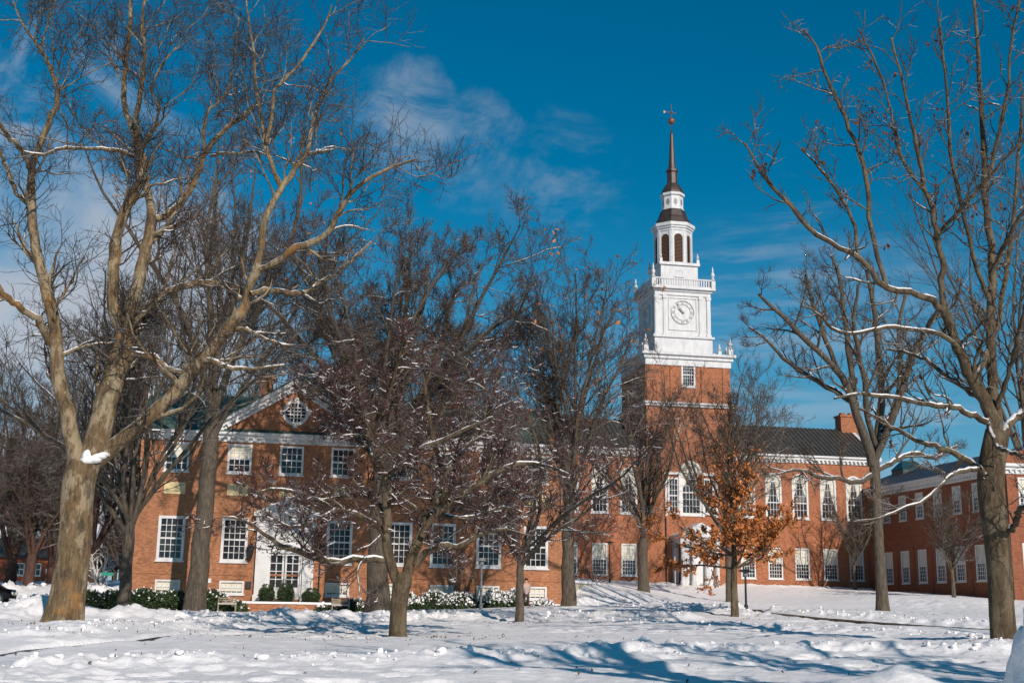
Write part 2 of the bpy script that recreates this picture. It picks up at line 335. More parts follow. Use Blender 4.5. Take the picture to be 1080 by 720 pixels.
def strip(name,PL,w,mat,dz,kind='structure',n=90):
    P=[]; tt=np.linspace(0,len(PL)-1,n); xs=np.interp(tt,range(len(PL)),PL[:,0]); ys=np.interp(tt,range(len(PL)),PL[:,1]); vs=[];fs=[]
    for k in range(n):
        a=max(0,k-1); b=min(n-1,k+1); d=np.array([xs[b]-xs[a],ys[b]-ys[a]]); d/=np.linalg.norm(d); nrm=np.array([-d[1],d[0]])
        for s_ in (-1,-.5,0,.5,1):
            q=np.array([xs[k],ys[k]])+nrm*s_*w*(1 if abs(s_)<1 else .8+.4*random.random()); vs.append((q[0],q[1],gz(q[0],q[1])+dz))
    for k in range(n-1):
        for c in range(4): fs.append((k*5+c,k*5+c+1,(k+1)*5+c+1,(k+1)*5+c))
    m=MB(); m.add(vs,fs); o=m.build(name,mat); o['kind']=kind; return o
o=strip('path',PATH1,.11,MT['asphalt'],-.03); o['label']='narrow bare strip of wet walk running diagonally through the snow'
o=strip('path',PATH2,.5,MT['dirt'],-.02); o['label']='bare brown strip of walk beside the clumpy snow line'
o=strip('road',ROAD,4.4,MT['asphalt'],-.10); o['label']='dark cleared road behind the big pale tree'
# loose snow chunks thrown up along the banks
def ico():
    import bmesh
    bm=bmesh.new(); bmesh.ops.create_icosphere(bm,subdivisions=2,radius=1); v=np.array([q.co[:] for q in bm.verts]); f=np.array([[q.index for q in p.verts] for p in bm.faces]); bm.free(); return v,f
IV,IF=ico()
rs=np.random.RandomState(5); cv=[];cf=[];nb=0
for PL,h,w,dn in BANKS[:8]:
    seg=np.hypot(*(PL[1:]-PL[:-1]).T); tot=seg.sum(); n=int(tot*8)
    for q in range(n):
        s_=rs.rand()*tot; k=np.searchsorted(np.cumsum(seg),s_); k=min(k,len(seg)-1); u=1-(np.cumsum(seg)[k]-s_)/seg[k]; p=PL[k]+(PL[k+1]-PL[k])*u+rs.randn(2)*w*.42
        if abs(p[0])>95: continue
        r=.025+.10*rs.rand()**3+(.09 if rs.rand()<.03 else 0); r*=min(1.3,h*2.6+.2)
        dr=IV[:, :1]*rs.randn()*.25+IV[:,1:2]*rs.randn()*.25+.25*np.sin(IV[:,2:]*3+rs.rand()*6)+.12*rs.randn(len(IV),1)
        v=IV*(1+dr)*r*np.array([1,1,.75]); cv.append((v,p)); 
PP=np.array([c[1] for c in cv]); ZZ=GD(PP[:,0],PP[:,1]); VV=np.concatenate([c[0]+np.array([c[1][0],c[1][1],z+.02]) for c,z in zip(cv,ZZ)])
FF=np.concatenate([IF+k*len(IV) for k in range(len(cv))])
o=link('snow_chunks',mesh_from(VV,FF,'snow_chunks',[MT['snow']],None,True)); tag(o,'broken chunks of snow thrown up along the ploughed banks','snow',kind='stuff')
# snow pile close to the camera at the lower right
def boulder(name,c,rad,seed,label):
    import bmesh
    bm=bmesh.new(); bmesh.ops.create_icosphere(bm,subdivisions=5,radius=1); v=np.array([q.co[:] for q in bm.verts]); f=np.array([[q.index for q in p.verts] for p in bm.faces]); bm.free()
    n=(fbm(v[:,0]*1.3+v[:,2]*.9+5,v[:,1]*1.3-v[:,2]*.7+5,seed,4)-.5)*.7+(fbm(v[:,0]*4+v[:,2]*3,v[:,1]*4-v[:,2]*2,seed+3,4)-.5)*.22
    v=v*(1+n[:,None])*np.array(rad)+np.array(c); z=thing(name,label,'snow',(c[0],c[1],gz(c[0],c[1])))
    link('snow_mass',mesh_from(v-wl(z),f,name,[MT['snow']],None,True),z); return z
b0=ray(1126,690); b0=b0/b0[1]*7.2
boulder('snow_pile',(b0[0],b0[1],.75),(.42,.5,1.0),3,'big pile of ploughed snow close by at the lower right corner')
# ------------------------------------------------------------------ building helpers
def wall(m,mp,u0,u1,z0,z1,ops,dep=.22,mi=0):
    us=sorted({u0,u1,*[o[0]-o[1]/2 for o in ops],*[o[0]+o[1]/2 for o in ops]}); zs=sorted({z0,z1,*[o[2] for o in ops],*[o[3] for o in ops]})
    for a,b in zip(us[:-1],us[1:]):
        for c,d in zip(zs[:-1],zs[1:]):
            uc=(a+b)/2; zc=(c+d)/2
            if any(abs(uc-o[0])<o[1]/2 and o[2]<zc<o[3] for o in ops): continue
            m.add([mp(a,0,c),mp(b,0,c),mp(b,0,d),mp(a,0,d)],[(0,1,2,3)],mi)
    for o in ops:
        uc,w,za,zb=o[:4]; r=w/2; ar=len(o)>4 and o[4]; zt=zb-r if ar else zb
        for u in (uc-r,uc+r): m.add([mp(u,0,za),mp(u,dep,za),mp(u,dep,zt),mp(u,0,zt)],[(0,1,2,3)],mi)
        m.add([mp(uc-r,0,za),mp(uc+r,0,za),mp(uc+r,dep,za),mp(uc-r,dep,za)],[(0,1,2,3)],mi)
        if not ar: m.add([mp(uc-r,0,zb),mp(uc+r,0,zb),mp(uc+r,dep,zb),mp(uc-r,dep,zb)],[(0,1,2,3)],mi)
        else:
            A=[math.pi*k/16 for k in range(17)]
            for a,b in zip(A[:-1],A[1:]):
                p=(uc+r*math.cos(a),zt+r*math.sin(a)); q=(uc+r*math.cos(b),zt+r*math.sin(b))
                m.add([mp(p[0],0,p[1]),mp(p[0],0,zb),mp(q[0],0,zb),mp(q[0],0,q[1])],[(0,1,2,3)],mi)
                m.add([mp(p[0],0,p[1]),mp(q[0],0,q[1]),mp(q[0],dep,q[1]),mp(p[0],dep,p[1])],[(0,1,2,3)],mi)
WC={}
def window(parent,pos,rz,w,h,cols,rows,arch=False,blind=0,mt='white',cas=.15,key=0,label=None,mun=.045):
    k=(round(w,2),round(h,2),cols,rows,arch,blind,mt,cas,key)
    if k not in WC:
        f=MB(); r=w/2; zt=h-r if arch else h; c=cas
        f.box(-r,-r+c,-.04,.10,0,zt); f.box(r-c,r,-.04,.10,0,zt); f.box(-r+c,r-c,-.04,.10,0,c)
        f.box(-r-.08,r+.08,-.12,-.001,-.10,.0)
        if arch: f.ring(0,zt,r,r-c,-.04,.10,0,math.pi,18)
        else: f.box(-r+c,r-c,-.04,.10,h-c,h)
        iw=w-2*c; z0=c; z1=zt-(0 if arch else c)
        for i_ in range(1,cols): x=-iw/2+iw*i_/cols; f.box(x-mun/2,x+mun/2,.045,.10,z0,z1)
        for i_ in range(1,rows):
            z=z0+(z1-z0)*i_/rows; t_=mun/2 if i_!=rows//2 else .06
            f.box(-iw/2,iw/2,.04 if t_>.03 else .05,.098,z-t_,z+t_)
        if arch:
            f.box(-iw/2,iw/2,.04,.098,zt-.05,zt+.05); ri=r-c
            for a in (35,62.5,90,117.5,145):
                a=math.radians(a); dx,dz=math.cos(a),math.sin(a); px_,pz=-dz*.022,dx*.022
                f.prism([(px_,zt+pz),(dx*ri+px_,zt+dz*ri+pz),(dx*ri-px_,zt+dz*ri-pz),(-px_,zt-pz)],.05,.097)
            f.ring(0,zt,ri*.55+.022,ri*.55-.022,.052,.096,0,math.pi,12)
        g=MB(); pts=[(-r+.02,.02),(r-.02,.02)]
        pts+=[( (r-.02)*math.cos(math.pi*q/14),zt+(r-.02)*math.sin(math.pi*q/14)) for q in range(15)] if arch else [(r-.02,h-.02),(-r+.02,h-.02)]
        g.prism(pts,.101,.13)
        bl=None
        if blind:
            bl=MB(); zb=z0+(zt-z0)*(1-blind); bl.box(-iw/2+.01,iw/2-.01,.096,.1005,zb,zt-.01)
        if arch and key<4:
            bl=MB(); ri=r-c-.01; dp=(.55,.40,.62,.48)[key]
            for s_ in (-1,1):
                q=[(s_*.04,zt+ri*.93)]+[(s_*ri*math.cos(math.radians(a)),zt+ri*math.sin(math.radians(a))) for a in (75,60,45,30,15,0)]+[(s_*ri,zt-(zt-z0)*dp),(s_*ri*.72,zt-(zt-z0)*dp*.8),(s_*ri*.38,zt-(zt-z0)*dp*.25)]
                bl.prism(q[::s_],.0985,.1005)
        WC[k]=(f.mesh('window',MT[mt]),g.mesh('pane',MT['glass']),bl.mesh('blind',MT['blind']) if bl else None)
    a,b,c_=WC[k]; loc=np.array(pos)-wl(parent); o=link('window',a,parent,tuple(loc),rz); link('pane',b,o)
    if c_: link('blind',c_,o)
    if label: o['label']=label
    return o
def cornice_x(m,u0,u1,Y,z,h,steps=((0,.12),(.35,.3),(.7,.5)),mod=0,modw=.16,ends=0):   # stacked mouldings on a wall facing -Y
    for i_,(a,p) in enumerate(steps):
        b=steps[i_+1][0] if i_+1<len(steps) else 1
        m.box(u0-p*ends,u1+p*ends,Y-p,Y+.2,z+a*h,z+b*h-.002)
    if mod:
        x=u0+.1; p=steps[1][1]; zz=z+steps[1][0]*h
        while x<u1-.1: m.box(x,x+modw,Y-p,Y-steps[0][1]-.002,zz-.2,zz-.003); x+=mod
# ------------------------------------------------------------------ hall on the left (brick with pediment)
SY=92.; gS=1.3
hall=thing('brick_hall','orange brick hall with white pediment, round window and green roof behind the bare trees','building',(5,SY,gS))
UPX=[-8.0,-3.5,.30,4.1,8.55,11.85,15.35,19.0]
m=MB(); ops=[]
for x in UPX: ops.append((x,1.75,10.95,13.1))
for x in UPX:
    if x!=.30: ops.append((x,1.9,4.5,7.7)); ops.append((x,1.75,2.2,3.15))
ops.append((.2,2.5,2.0,6.9))
wall(m,lambda u,n,z:(u,SY+n,z),-10.6,21.3,gS-.8,13.4,ops)
m.add([(-10.6,SY,gS-1),(-10.6,SY+13,gS-1),(-10.6,SY+13,13.4),(-10.6,SY+6.5,17.3),(-10.6,SY,13.4)],[(0,1,2,3,4)])
m.add([(21.3,SY,gS-1),(21.3,SY+13,gS-1),(21.3,SY+13,13.4),(21.3,SY+6.5,17.3),(21.3,SY,13.4)],[(4,3,2,1,0)])
m.add([(-10.6,SY+13,gS-1),(21.3,SY+13,gS-1),(21.3,SY+13,13.4),(-10.6,SY+13,13.4)],[(0,1,2,3)])
# quiet brick string courses and a water table
m.box(-10.6,21.3,SY-.05,SY-.001,3.55,3.7)
m.prism([(-5.2,13.95),(6.05,13.95),(.42,17.35)],SY-.12,SY+5)
m.build('wall',MT['brick_s'],hall)
for x in UPX[:4]+UPX[5:]:
    m=MB(); m.box(x-.75,x+.75,SY-.05,SY-.001,9.3,10.15); m.build('panel',MT['cream'],hall)
m=MB(); cornice_x(m,-10.75,21.45,SY,13.25,.7,((0,.12),(.4,.35),(.72,.6)),.62,.26,1)
m.build('cornice',MT['white'],hall)
# raking cornice of the pediment
m=MB(); ax,az=.42,18.15; lx,lz=-6.3,14.0; rx=7.14
for sx,ex in ((-1,lx),(1,rx)):
    d=np.array([ax-ex,az-lz]); Ln=np.hypot(*d); d/=Ln; nn=np.array([-d[1],d[0]])*(1 if sx<0 else -1)*-1
    for off,th_,p in ((0,.26,.72),(.26,.24,.5),(.5,.24,.22)):
        a=np.array([ex,lz])+nn*off; b=np.array([ax,az])+nn*off; a2=a+nn*th_*.98; b2=b+nn*th_*.98
        # mitre at the apex
        def cut(p_): t_=(ax-p_[0])/d[0]; return p_+d*t_
        m.prism([tuple(a),tuple(cut(b)),tuple(cut(b2)),tuple(a2)][::(1 if sx<0 else -1)],SY-p,SY+.1-.004*(off>0))
    s_=.5
    while s_<Ln-.5:
        c0=np.array([ex,lz])+d*s_+nn*.5; q=[c0,c0+d*.26,c0+d*.26+nn*.24,c0+nn*.24]; m.prism([tuple(v) for v in q][::(1 if sx<0 else -1)],SY-.46,SY-.223); s_+=.62
m.build('pediment_cornice',MT['white'],hall)
m=MB(); xe0,xe1=-10.95,21.6; ry=SY+6.5; rz_=17.75
m.prismx([(SY-.62,13.96),(ry,rz_),(SY+13.6,13.96),(SY+13.6,13.8),(SY-.5,13.8)],xe0,xe1)
m.prism([(ax-6.95,13.98),(ax,az+.12),(ax+6.95,13.98)],SY+.12,ry+.6)
m.prism([(lx-.15,lz+.0),(ax,az+.13),(rx+.15,lz),(rx+.0,lz-.06),(ax,az+.02),(lx,lz-.06)],SY-.8,SY-.2)
roof=m.build('roof',MT['roof_g'],hall)
for cx,cw,zt in ((-1.93,.95,19.5),(3.2,.95,19.3),(13.2,1.1,19.4)):
    m=MB(); m.box(cx-cw/2,cx+cw/2,ry-.5,ry+.5,15.5,zt-.3); m.box(cx-cw/2-.08,cx+cw/2+.08,ry-.58,ry+.58,zt-.3,zt)
    m.build('chimney',MT['brick_s'],roof)
m=MB(); m.prismx([(SY+2,13.9),(ry,rz_+.25),(ry,rz_-.15),(SY+2,13.5)],-11.15,-10.62); m.box(-11.1,-10.62,SY+5.9,SY+7.1,15.2,rz_+.5); m.build('gable_trim',MT['white'],hall)
m=MB(); rc=(.42,15.6); m.ring(*rc,.98,.74,SY-.24,SY-.12,n=28)
for a in (0,90,180,270):
    a=math.radians(a); c0=(rc[0]+math.cos(a)*.98,rc[1]+math.sin(a)*.98); m.box(c0[0]-.17,c0[0]+.17,SY-.29,SY-.125,c0[1]-.17,c0[1]+.17)
for q in (-.39,-.13,.13,.39):
    hh=math.sqrt(.8**2-q*q); m.box(rc[0]+q-.03,rc[0]+q+.03,SY-.19,SY-.13,rc[1]-hh,rc[1]+hh); m.box(rc[0]-hh,rc[0]+hh,SY-.188,SY-.132,rc[1]+q-.03,rc[1]+q+.03)
rw=m.build('round_window',MT['white'],hall)
m=MB(); m.prism([(rc[0]+.8*math.cos(2*math.pi*k/24),rc[1]+.8*math.sin(2*math.pi*k/24)) for k in range(24)],SY-.13,SY-.121); p=m.build('pane',MT['glass'],rw)
for x in UPX:
    window(hall,(x,SY,10.95),0,1.75,2.15,4,4,blind=.0 if x>-3 else .55,key=int(x>0))
    if x==.30: continue
    window(hall,(x,SY,4.5),0,1.9,3.2,4,6,cas=.2)
    window(hall,(x,SY,2.2),0,1.75,.95,4,2,blind=.9,cas=.13)
# entrance
m=MB(); Y0=SY
for x0,x1 in ((-1.9,-1.1),(1.5,2.3)): m.box(x0,x1,Y0-.45,Y0+.0,1.7,7.3); m.box(x0-.08,x1+.08,Y0-.53,Y0-.001,1.7,2.2); m.box(x0-.08,x1+.08,Y0-.53,Y0-.001,6.9,7.3)
m.box(-1.1,1.5,Y0-.2,Y0+.1,5.2,7.3); m.box(-1.1,-.95,Y0-.2,Y0+.1,1.9,5.2); m.box(1.35,1.5,Y0-.2,Y0+.1,1.9,5.2)
m.box(-2.0,2.4,Y0-.5,Y0-.001,7.3,7.85); m.box(-2.2,2.6,Y0-.75,Y0-.001,7.852,8.1)
m.prism([(-2.2,8.102),(2.6,8.102),(.2,9.2)],Y0-.7,Y0-.002); 
m.build('door_surround',MT['white'],hall)
for s_ in (-1,1):
    m=MB(); x0,x1=(-.95,.17) if s_<0 else (.23,1.35); m.box(x0,x1,Y0-.06,Y0+.02,1.9,2.75); m.box(x0,x0+.14,Y0-.06,Y0+.02,2.75,5.2); m.box(x1-.14,x1,Y0-.06,Y0+.02,2.75,5.2); m.box(x0,x1,Y0-.058,Y0+.018,5.05,5.198)
    m.box((x0+x1)/2-.03,(x0+x1)/2+.03,Y0-.04,Y0+.01,2.75,5.05)
    for k in range(1,4): zz=2.75+2.3*k/4; m.box(x0+.14,x1-.14,Y0-.038,Y0+.008,zz-.03,zz+.03)
    d_=m.build('door',MT['white'],hall); g=MB(); g.box(x0+.05,x1-.05,Y0+.012,Y0+.03,2.7,5.1); p=g.build('pane',MT['glass'],d_)
    g=MB(); g.box(.2+s_*.12-.02,.2+s_*.12+.02,Y0-.14,Y0-.06,3.0,3.35); p=g.build('handle',MT['black'],d_)
m=MB(); m.box(.235,1.345,Y0+.02,Y0+.05,5.4,5.6); 
def lantern(parent,x,Y,z,k=1.):
    m=MB(); m.box(x-.05,x+.05,Y-.3*k,Y-.0,z+.75*k,z+.82*k); m.lathe(x,Y-.32*k,[(.05,z-.12*k),(.14*k,z),(.22*k,z+.5*k),(.25*k,z+.52*k),(.1*k,z+.72*k),(.03,z+.85*k)],6); return m.build('wall_lantern',MT['black'],parent)
lantern(hall,-2.32,SY,4.85,1.25); lantern(hall,2.9,SY,4.85,1.25)
p=PY(213,612.5,SY); m=MB(); m.box(p[0]-.32,p[0]+.32,SY-.06,SY-.001,p[2]-.16,p[2]+.16); m.build('small_sign',simple('red_sign_paint',(.55,.05,.03),.05),hall)
p=PY(221,612,SY); m=MB(); m.box(p[0]-.12,p[0]+.12,SY-.1,SY-.001,p[2]-.16,p[2]+.16); m.build('wall_box',MT['white'],hall)
p=PY(262,616.5,SY); m=MB(); m.box(p[0]-.2,p[0]+.2,SY-.15,SY-.001,p[2]-.25,p[2]+.25); m.build('wall_box',MT['black'],hall)
m=MB(); m.tube((6.9,SY-.09,2),(6.9,SY-.09,13.2),.06); m.build('downspout',MT['copper'],hall)
m=MB(); m.tube((2.75,SY-.09,2),(2.75,SY-.09,8.5),.05); m.build('downspout',MT['black'],hall)
# terrace in front of the door
TY=88.; a=PY(243,634,TY); b=PY(357,634,TY); c=PY(258,644,TY); zt=a[2]-.02; gt=gz(.3,TY)-.3
ter=thing('terrace_wall','low brick terrace wall with white coping in front of the white double doors','wall',(.3,TY,gt))
m=MB(); m.box(a[0]+.9,b[0]-.6,TY,TY+.35,gt,zt-.08); m.box(a[0]+.9,a[0]+1.3,TY+.352,SY-.6,gt,zt-.08); m.box(b[0]-1.,b[0]-.6,TY+.352,SY-.6,gt,zt-.08); m.box(a[0],a[0]+.898,TY+.5,TY+.9,gt,zt-.082); m.box(b[0]-.598,b[0]+.1,TY+.5,TY+.9,gt,zt-.082); m.build('brick_wall',MT['brick_s'],ter)
m=MB(); m.box(a[0]+.8,b[0]-.5,TY-.08,TY+.45,zt-.078,zt+.06); m.box(a[0]-.05,a[0]+.798,TY+.42,TY+.98,zt-.077,zt+.058); m.box(b[0]-.498,b[0]+.15,TY+.42,TY+.98,zt-.077,zt+.058); m.build('coping',MT['snow'],ter)
m=MB(); m.box(a[0]+1.31,b[0]-1.01,TY+.36,SY-.76,gt,zt-.3); m.build('terrace_floor',MT['snow'],ter)
def bench(x,Y,w,label,rz=0):
    g=gz(x,Y)+.1; t_=thing('park_bench',label,'bench',(x,Y,g),'pale wooden benches at the ends of the terrace')
    m=MB(); m.box(x-w/2,x+w/2,Y-.25,Y+.2,g+.4,g+.46); m.build('seat',MT['wood'],t_)
    m=MB(); m.box(x-w/2,x+w/2,Y-.26,Y+.21,g+.462,g+.49); m.build('snow_layer',MT['snow'],t_)
    m=MB(); [m.box(x-w/2,x+w/2,Y+.22,Y+.26,g+.5+k*.14,g+.6+k*.14) for k in range(3)]; m.build('backrest',MT['wood'],t_)
    for sx in (-1,1):
        m=MB(); xx=x+sx*(w/2-.05); m.box(xx-.04,xx+.04,Y+.21,Y+.29,g-.2,g+.95); m.box(xx-.04,xx+.04,Y-.24,Y-.16,g-.2,g+.65); m.box(xx-.045,xx+.045,Y-.3,Y+.209,g+.65,g+.7); m.build('leg',MT['wood'],t_)
p=PY(239,645,86.5); bench(p[0],86.5,1.25,'pale bench with snow on its seat, left of the brick terrace wall')
p=PY(357,645,86.5); bench(p[0]+.1,86.5,1.2,'pale bench with snow on its seat, right of the brick terrace wall')
# ------------------------------------------------------------------ library
BY=130.; gB=4.0
lib=thing('library_building','long red brick library with tall arched white windows and dark metal roof','building',(44,BY,gB))
AX=[24.1,27.35,30.6,33.95,37.25, 51.0,54.2,57.4,60.8,63.95]
m=MB(); ops=[]
for x in AX: ops+=[(x,1.95,11.85,16.95,True),(x,1.72,5.15,8.6)]
wall(m,lambda u,n,z:(u,BY+n,z),21.6,39.25,gB-1,18.45,[o for o in ops if o[0]<39])
wall(m,lambda u,n,z:(u,BY+n,z),49.45,65.4,gB-1,18.45,[o for o in ops if o[0]>49])
PV=BY-.35
wall(m,lambda u,n,z:(u,PV+n,z),39.25,49.45,gB-1,24.0,[(42.3,1.3,12.0,16.0),(44.35,2.5,11.85,17.9,True),(46.4,1.3,12.0,16.0),(44.35,2.2,4.3,8.6)])
for x in (39.25,49.45): m.add([(x,PV,gB-1),(x,PV+10.5,gB-1),(x,PV+10.5,24),(x,PV,24)],[(0,1,2,3)])
m.add([(39.25,PV,24),(49.45,PV,24),(49.45,PV+10.5,24),(39.25,PV+10.5,24)],[(0,1,2,3)])
for x in (21.6,67): m.add([(x,BY,gB-1),(x,BY+13,gB-1),(x,BY+13,18.4),(x,BY+6.5,22.9),(x,BY,18.4)],[(0,1,2,3,4)])
m.box(65.4,67,BY+.002,BY+.4,gB-1,18.44)
m.box(21.6,39.24,BY-.05,BY-.001,10.4,10.62); m.box(49.46,65.4,BY-.05,BY-.001,10.4,10.62)
m.build('wall',MT['brick_b'],lib)
for x in AX:
    k=int(x*10)%3; window(lib,(x,BY,11.85),0,1.95,5.1,4,5,True,blind=0,cas=.22,key=k)
    window(lib,(x,BY,5.15),0,1.72,3.45,5,8,blind=.5,cas=.15)
window(lib,(42.3,PV,12.0),0,1.3,4.0,3,6,cas=.2); window(lib,(46.4,PV,12.0),0,1.3,4.0,3,6,cas=.2); window(lib,(44.35,PV,11.85),0,2.5,6.05,5,6,True,cas=.28,key=1)
m=MB(); cornice_x(m,21.6,39.24,BY,18.2,.85,((0,.15),(.4,.4),(.75,.62)),.5,.22); m.build('cornice',MT['white'],lib); m=MB(); cornice_x(m,49.46,66.9,BY,18.2,.85,((0,.15),(.4,.4),(.75,.62)),.5,.22)
m.prismx([(BY-.6,19.06),(BY+6.5,23.35),(BY+6.5,22.95),(BY-.6,18.66)],66.9,67.3)
m.build('cornice',MT['white'],lib)
m=MB()
for s_ in ((41.4,43.0),(45.7,47.3)):
    m=MB(); [m.box(x-.12,x+.12,PV-.18,PV-.001,11.7,16.3) for x in s_]; m.box(s_[0]-.2,s_[1]+.2,PV-.25,PV-.001,16.302,16.6); m.build('window_surround',MT['white'],lib)

m=MB(); ry=BY+6.5; rz_=23.3; sl_=(rz_-19.06)/(ry-BY+.62)
for x0,x1 in ((21.4,39.24),(49.46,66.95)):
    m.prismx([(BY-.62,19.06),(ry,rz_),(ry+7.1,19.06),(ry+7.1,18.9),(BY-.5,18.9)],x0,x1)
    x=x0+.1
    while x<x1: m.prismx([(BY-.60,19.07),(ry,rz_+.01),(ry,rz_+.10),(BY-.62,19.16)],x,x+.05); x+=.55
m.prismx([(BY+4.5,21.9),(ry,rz_+.02),(ry+2,21.9)],39.2,49.5)
m.build('roof',MT['roof_b'],lib)
for cx,w_ in ((63.45,2.6),):
    m=MB(); m.box(65.5,67.7,ry-.8,ry+.8,20.5,24.75); m.box(65.38,67.82,ry-.92,ry+.92,24.75,25.0); m.box(65.8,66.3,ry-.3,ry+.3,25.0,25.35); m.box(66.9,67.4,ry-.3,ry+.3,25.0,25.35); m.build('chimney',MT['brick_b'],lib)
m=MB(); m.tube((41.35,PV-.1,4.5),(41.35,PV-.1,11.5),.07); m.tube((38.9,BY-.1,4.5),(38.9,BY-.1,18.2),.07); m.build('downspout',MT['black'],lib)
# white string cornice on the block the tower stands on
m=MB(); m.box(39.0,49.7,PV-.25,PV+10.7,24.001,24.25); m.box(38.8,49.9,PV-.45,PV+10.9,24.252,24.45)
m.build('parapet',MT['white2'],lib)
# entrance portico
m=MB(); PX0,PX1,PY0=42.1,46.6,PV-3.0
for x in (PX0+.3,PX1-.3,PX0+1.5,PX1-1.5):
    m.lathe(x,PY0+.35,[(.3,4.0),(.3,4.6),(.24,4.7),(.2,8.3),(.28,8.45),(.28,8.6)],14)
m.box(PX0,PX0+.5,PV-.6,PV-.001,4.0,8.6); m.box(PX1-.5,PX1,PV-.6,PV-.001,4,8.6)
m.box(PX0-.05,PX1+.05,PY0,PV-.002,8.602,9.3); m.box(PX0-.3,PX1+.3,PY0-.25,PV-.003,9.302,9.55)
m.prism([(PX0-.3,9.552),(PX1+.3,9.552),((PX0+PX1)/2,10.9)],PY0-.2,PV-.004)
m.box(PX0+.5,PX1-.5,PV-2.2,PV-2.0,4.2,8.6)
m.build('portico',MT['white2'],lib)
m=MB(); m.box(PX0-.4,PX1+.4,PY0-.5,PV-.002,3.9,4.18); m.build('step',MT['stone'],lib)
m=MB(); m.box(PX0+1.55,PX1-1.55,PV-2.26,PV-2.202,4.25,7.2); dd=m.build('door',MT['white'],lib)
# ------------------------------------------------------------------ clock tower
TX,TYc=44.35,134.95; A45=math.pi/4
def zf(py,Y,px=722): return float(PY(px,py,Y)[2])
tw=thing('clock_tower','tall white clock tower on a brick base with belfry, dark domes and a spire','tower',(TX,TYc,24.0))
hb=4.95; FY=TYc-hb; zb1=zf(386,FY)
m=MB(); 
wall(m,lambda u,n,z:(u,FY+n,z),TX-hb,TX+hb,23.5,zb1,[(TX,1.65,26.35,29.2)])
for sx in (-1,1):
    m.add([(TX+sx*hb,FY,23.5),(TX+sx*hb,FY+2*hb,23.5),(TX+sx*hb,FY+2*hb,zb1),(TX+sx*hb,FY,zb1)],[(0,1,2,3)])
for u in (-hb+.0,hb-.9,-2.2,1.5): m.box(TX+u,TX+u+.9*(abs(u)>3)+.7*(abs(u)<3),FY-.12,FY-.002,24.4,zb1-.02)
for v in (0,hb*2-.9): m.box(TX-hb-.12,TX-hb-.002,FY+v,FY+v+.9,24.4,zb1-.02)
m.build('brick_stage',MT['brick_b'],tw)
w0=window(tw,(TX,FY,26.35),0,1.65,2.85,5,6,mt='white2',cas=.2)
w1=window(tw,(TX-hb,TYc,26.35),-math.pi/2,1.65,2.85,5,6,mt='white2',cas=.2)
def sq(m,h,z0,z1): m.box(TX-h,TX+h,TYc-h,TYc+h,z0,z1)
zc1=zf(372,FY-.4)
m=MB(); sq(m,hb+.15,zb1,zb1+.75); sq(m,hb+.35,zb1+.752,zc1-.3); sq(m,hb+.62,zc1-.298,zc1)
m.build('cornice',MT['white2'],tw)
def finial(x,y,z,h,r):
    m=MB(); m.box(x-r,x+r,y-r,y+r,z,z+h*.35); m.lathe(x,y,[(r*.5,z+h*.35),(r*1.1,z+h*.42),(r*.45,z+h*.5),(r*.95,z+h*.6),(r*.9,z+h*.68),(r*.35,z+h*.76),(r*.5,z+h*.82),(.03,z+h)],10); return m.build('finial',MT['white2'],tw)
for sx in (-1,1):
    for sy in (-1,1):
        X_,Y_=TX+sx*(hb+.1),TYc+sy*(hb+.1); finial(X_,Y_,zc1,2.05,.27)
        finial(TX+sx*(hb-1.2),Y_,zc1,1.3,.2); finial(X_,TYc+sy*(hb-1.2),zc1,1.3,.2)
h1=3.38; CY=TYc-h1; zm=zf(355,CY); zs1=zf(304,CY)
m=MB(); sq(m,h1+.35,zc1-.01,zc1+.5); sq(m,h1+.12,zc1+.5,zm-.2); sq(m,h1+.32,zm-.198,zm+.05); sq(m,h1-.12,zm+.052,zs1-.9)
for f_ in range(4):
    R_=Matrix.Rotation(f_*math.pi/2,3,'Z')
    def bx(x0,x1,y0,y1,z0,z1):
        p=[(x0,y0,z0),(x1,y0,z0),(x1,y1,z0),(x0,y1,z0),(x0,y0,z1),(x1,y0,z1),(x1,y1,z1),(x0,y1,z1)]
        m.hexa([tuple(R_@Vector(q)+Vector((TX,TYc,0))) for q in p])
    for u in (-h1+.05,-h1+1.0,h1-1.4,h1-.45):
        bx(u,u+.4,-h1-.02,-h1+.118,zm+.06,zs1-.92); bx(u-.06,u+.46,-h1-.08,-h1+.117,zs1-1.3,zs1-.93); bx(u-.06,u+.46,-h1-.08,-h1+.117,zm+.061,zm+.35)
    # panel moulding round the dial
    for a_,b_,c_,d_ in ((-1.75,1.75,zs1-1.25,zs1-1.13),(-1.75,1.75,zm+.75,zm+.87),(-1.75,-1.63,zm+.872,zs1-1.252),(1.63,1.75,zm+.872,zs1-1.252)): bx(a_,b_,-h1+.02,-h1+.119,c_,d_)
m.build('clock_stage',MT['white2'],tw)
m=MB(); sq(m,h1+.02,zs1-.9,zs1-.45); sq(m,h1+.2,zs1-.448,zs1-.2); sq(m,h1+.5,zs1-.198,zs1); m.build('cornice',MT['white2'],tw)
